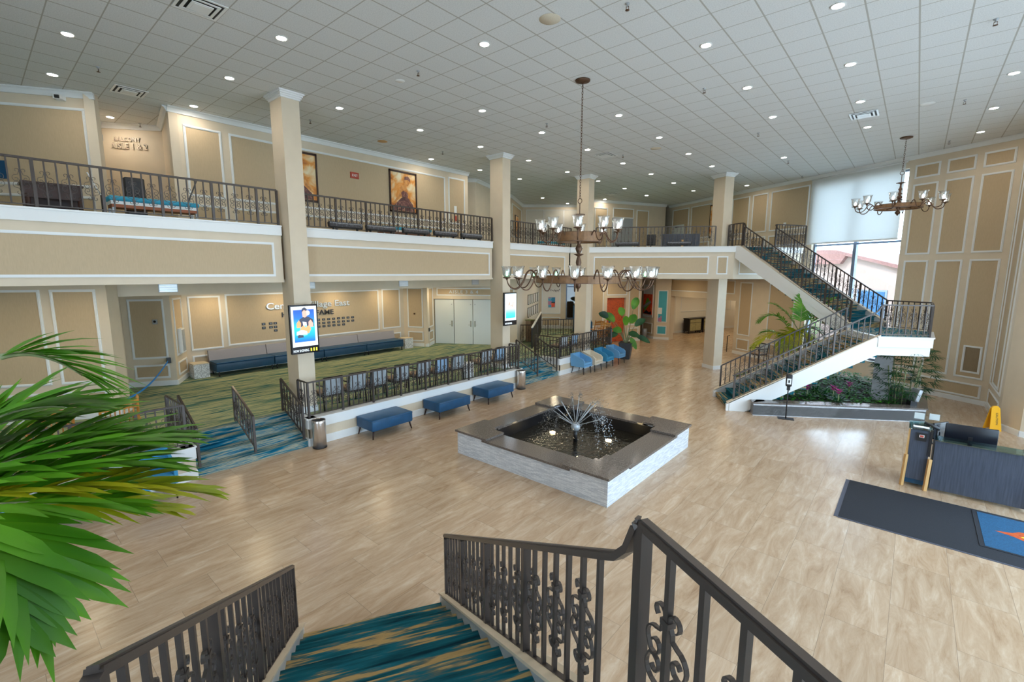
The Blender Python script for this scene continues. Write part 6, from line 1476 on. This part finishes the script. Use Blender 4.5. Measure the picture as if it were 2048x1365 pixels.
bprism([(-10, 2.55), (-19.6, 5.08), (-19.6, 5.26), (-10, 2.75)], -.3, 4.2, 'rooftile', 'roof_edge', bd)
f = bprism([(-18.8, 1.6), (-17.2, 1.6), (-17.2, 3.14), (-18.8, 3.14)], -.04, 0, 'wframe', 'window', bd); bprism([(-18.7, 1.7), (-17.3, 1.7), (-17.3, 3.05), (-18.7, 3.05)], -.06, -.04, 'navy', 'pane', f)
random.seed(4)
for i, (x, y, R_, Ht, lb) in enumerate(((-4.05, 25.0, .9, 2.3, 'leafy green shrub outside the lower part of the tall window'), (-2.5, 24.1, .7, 1.3, 'low green shrub outside under the stair landing'))):
    t = thing('garden_shrub', lb, 'shrub', (x, y, -.2)); g = MB()
    for j in range(700):
        a = random.uniform(0, 2 * PI); z = random.uniform(.1, 1) * Ht; r = R_ * math.sqrt(random.random()); leaf_blade(g, (r * math.cos(a), r * math.sin(a), z), (math.cos(a), math.sin(a), random.uniform(-.3, 1)), (0, 0, 1), .2, .05, .4, 2)
    g.build('foliage', M_['leaf'], t); MB().tube([(0, 0, 0), (.05, 0, Ht * .8)], .05, 6).build('trunk', M_['trunk'], t)

# ------------------------------------------------------------------ light
w = bpy.data.worlds.new('sky'); sc.world = w; w.use_nodes = True
bg = w.node_tree.nodes['Background']; bg.inputs[0].default_value = (.60, .79, 1, 1); bg.inputs[1].default_value = 4.6
sun = bpy.data.lights.new('sun', 'SUN'); sun.energy = 2.5; sun.angle = .01; sun.color = (1, .95, .88)
so = bpy.data.objects.new('sun', sun); COL.objects.link(so)
dv = Vector((.62, .30, -.72)); so.rotation_euler = dv.to_track_quat('-Z', 'Y').to_euler(); so.location = (-20, -10, 30)
def portal(M, s0, s1, z0, z1, d):
    l = bpy.data.lights.new('window_daylight', 'AREA'); l.shape = 'RECTANGLE'; l.size = abs(s1 - s0); l.size_y = abs(z1 - z0); l.cycles.is_portal = True
    o = bpy.data.objects.new('window_daylight', l); COL.objects.link(o)
    c = M @ Vector(((s0 + s1) / 2, d, (z0 + z1) / 2)); n = (M.to_3x3() @ Vector((0, 1, 0)))
    o.location = c; o.rotation_euler = n.to_track_quat('-Z', 'Y').to_euler()
portal(MW, 9.38, 12.75, .8, 7.6, -.3); portal(ME, .5, 13.1, .05, 5.6, -.2); portal(MN, 9.38, 12.75, .8, 7.6, -.3)
sc.view_settings.view_transform = 'Standard'; sc.view_settings.look = 'None'; sc.view_settings.gamma = 1; sc.view_settings.exposure = 1.15; sc.view_settings.use_curve_mapping = False
sc.cycles.use_denoising = True
sc.cycles.max_bounces = 8; sc.cycles.diffuse_bounces = 4; sc.cycles.glossy_bounces = 3; sc.cycles.transparent_max_bounces = 16; sc.cycles.transmission_bounces = 4
sc.cycles.sample_clamp_indirect = 6; sc.cycles.caustics_reflective = False; sc.cycles.caustics_refractive = False
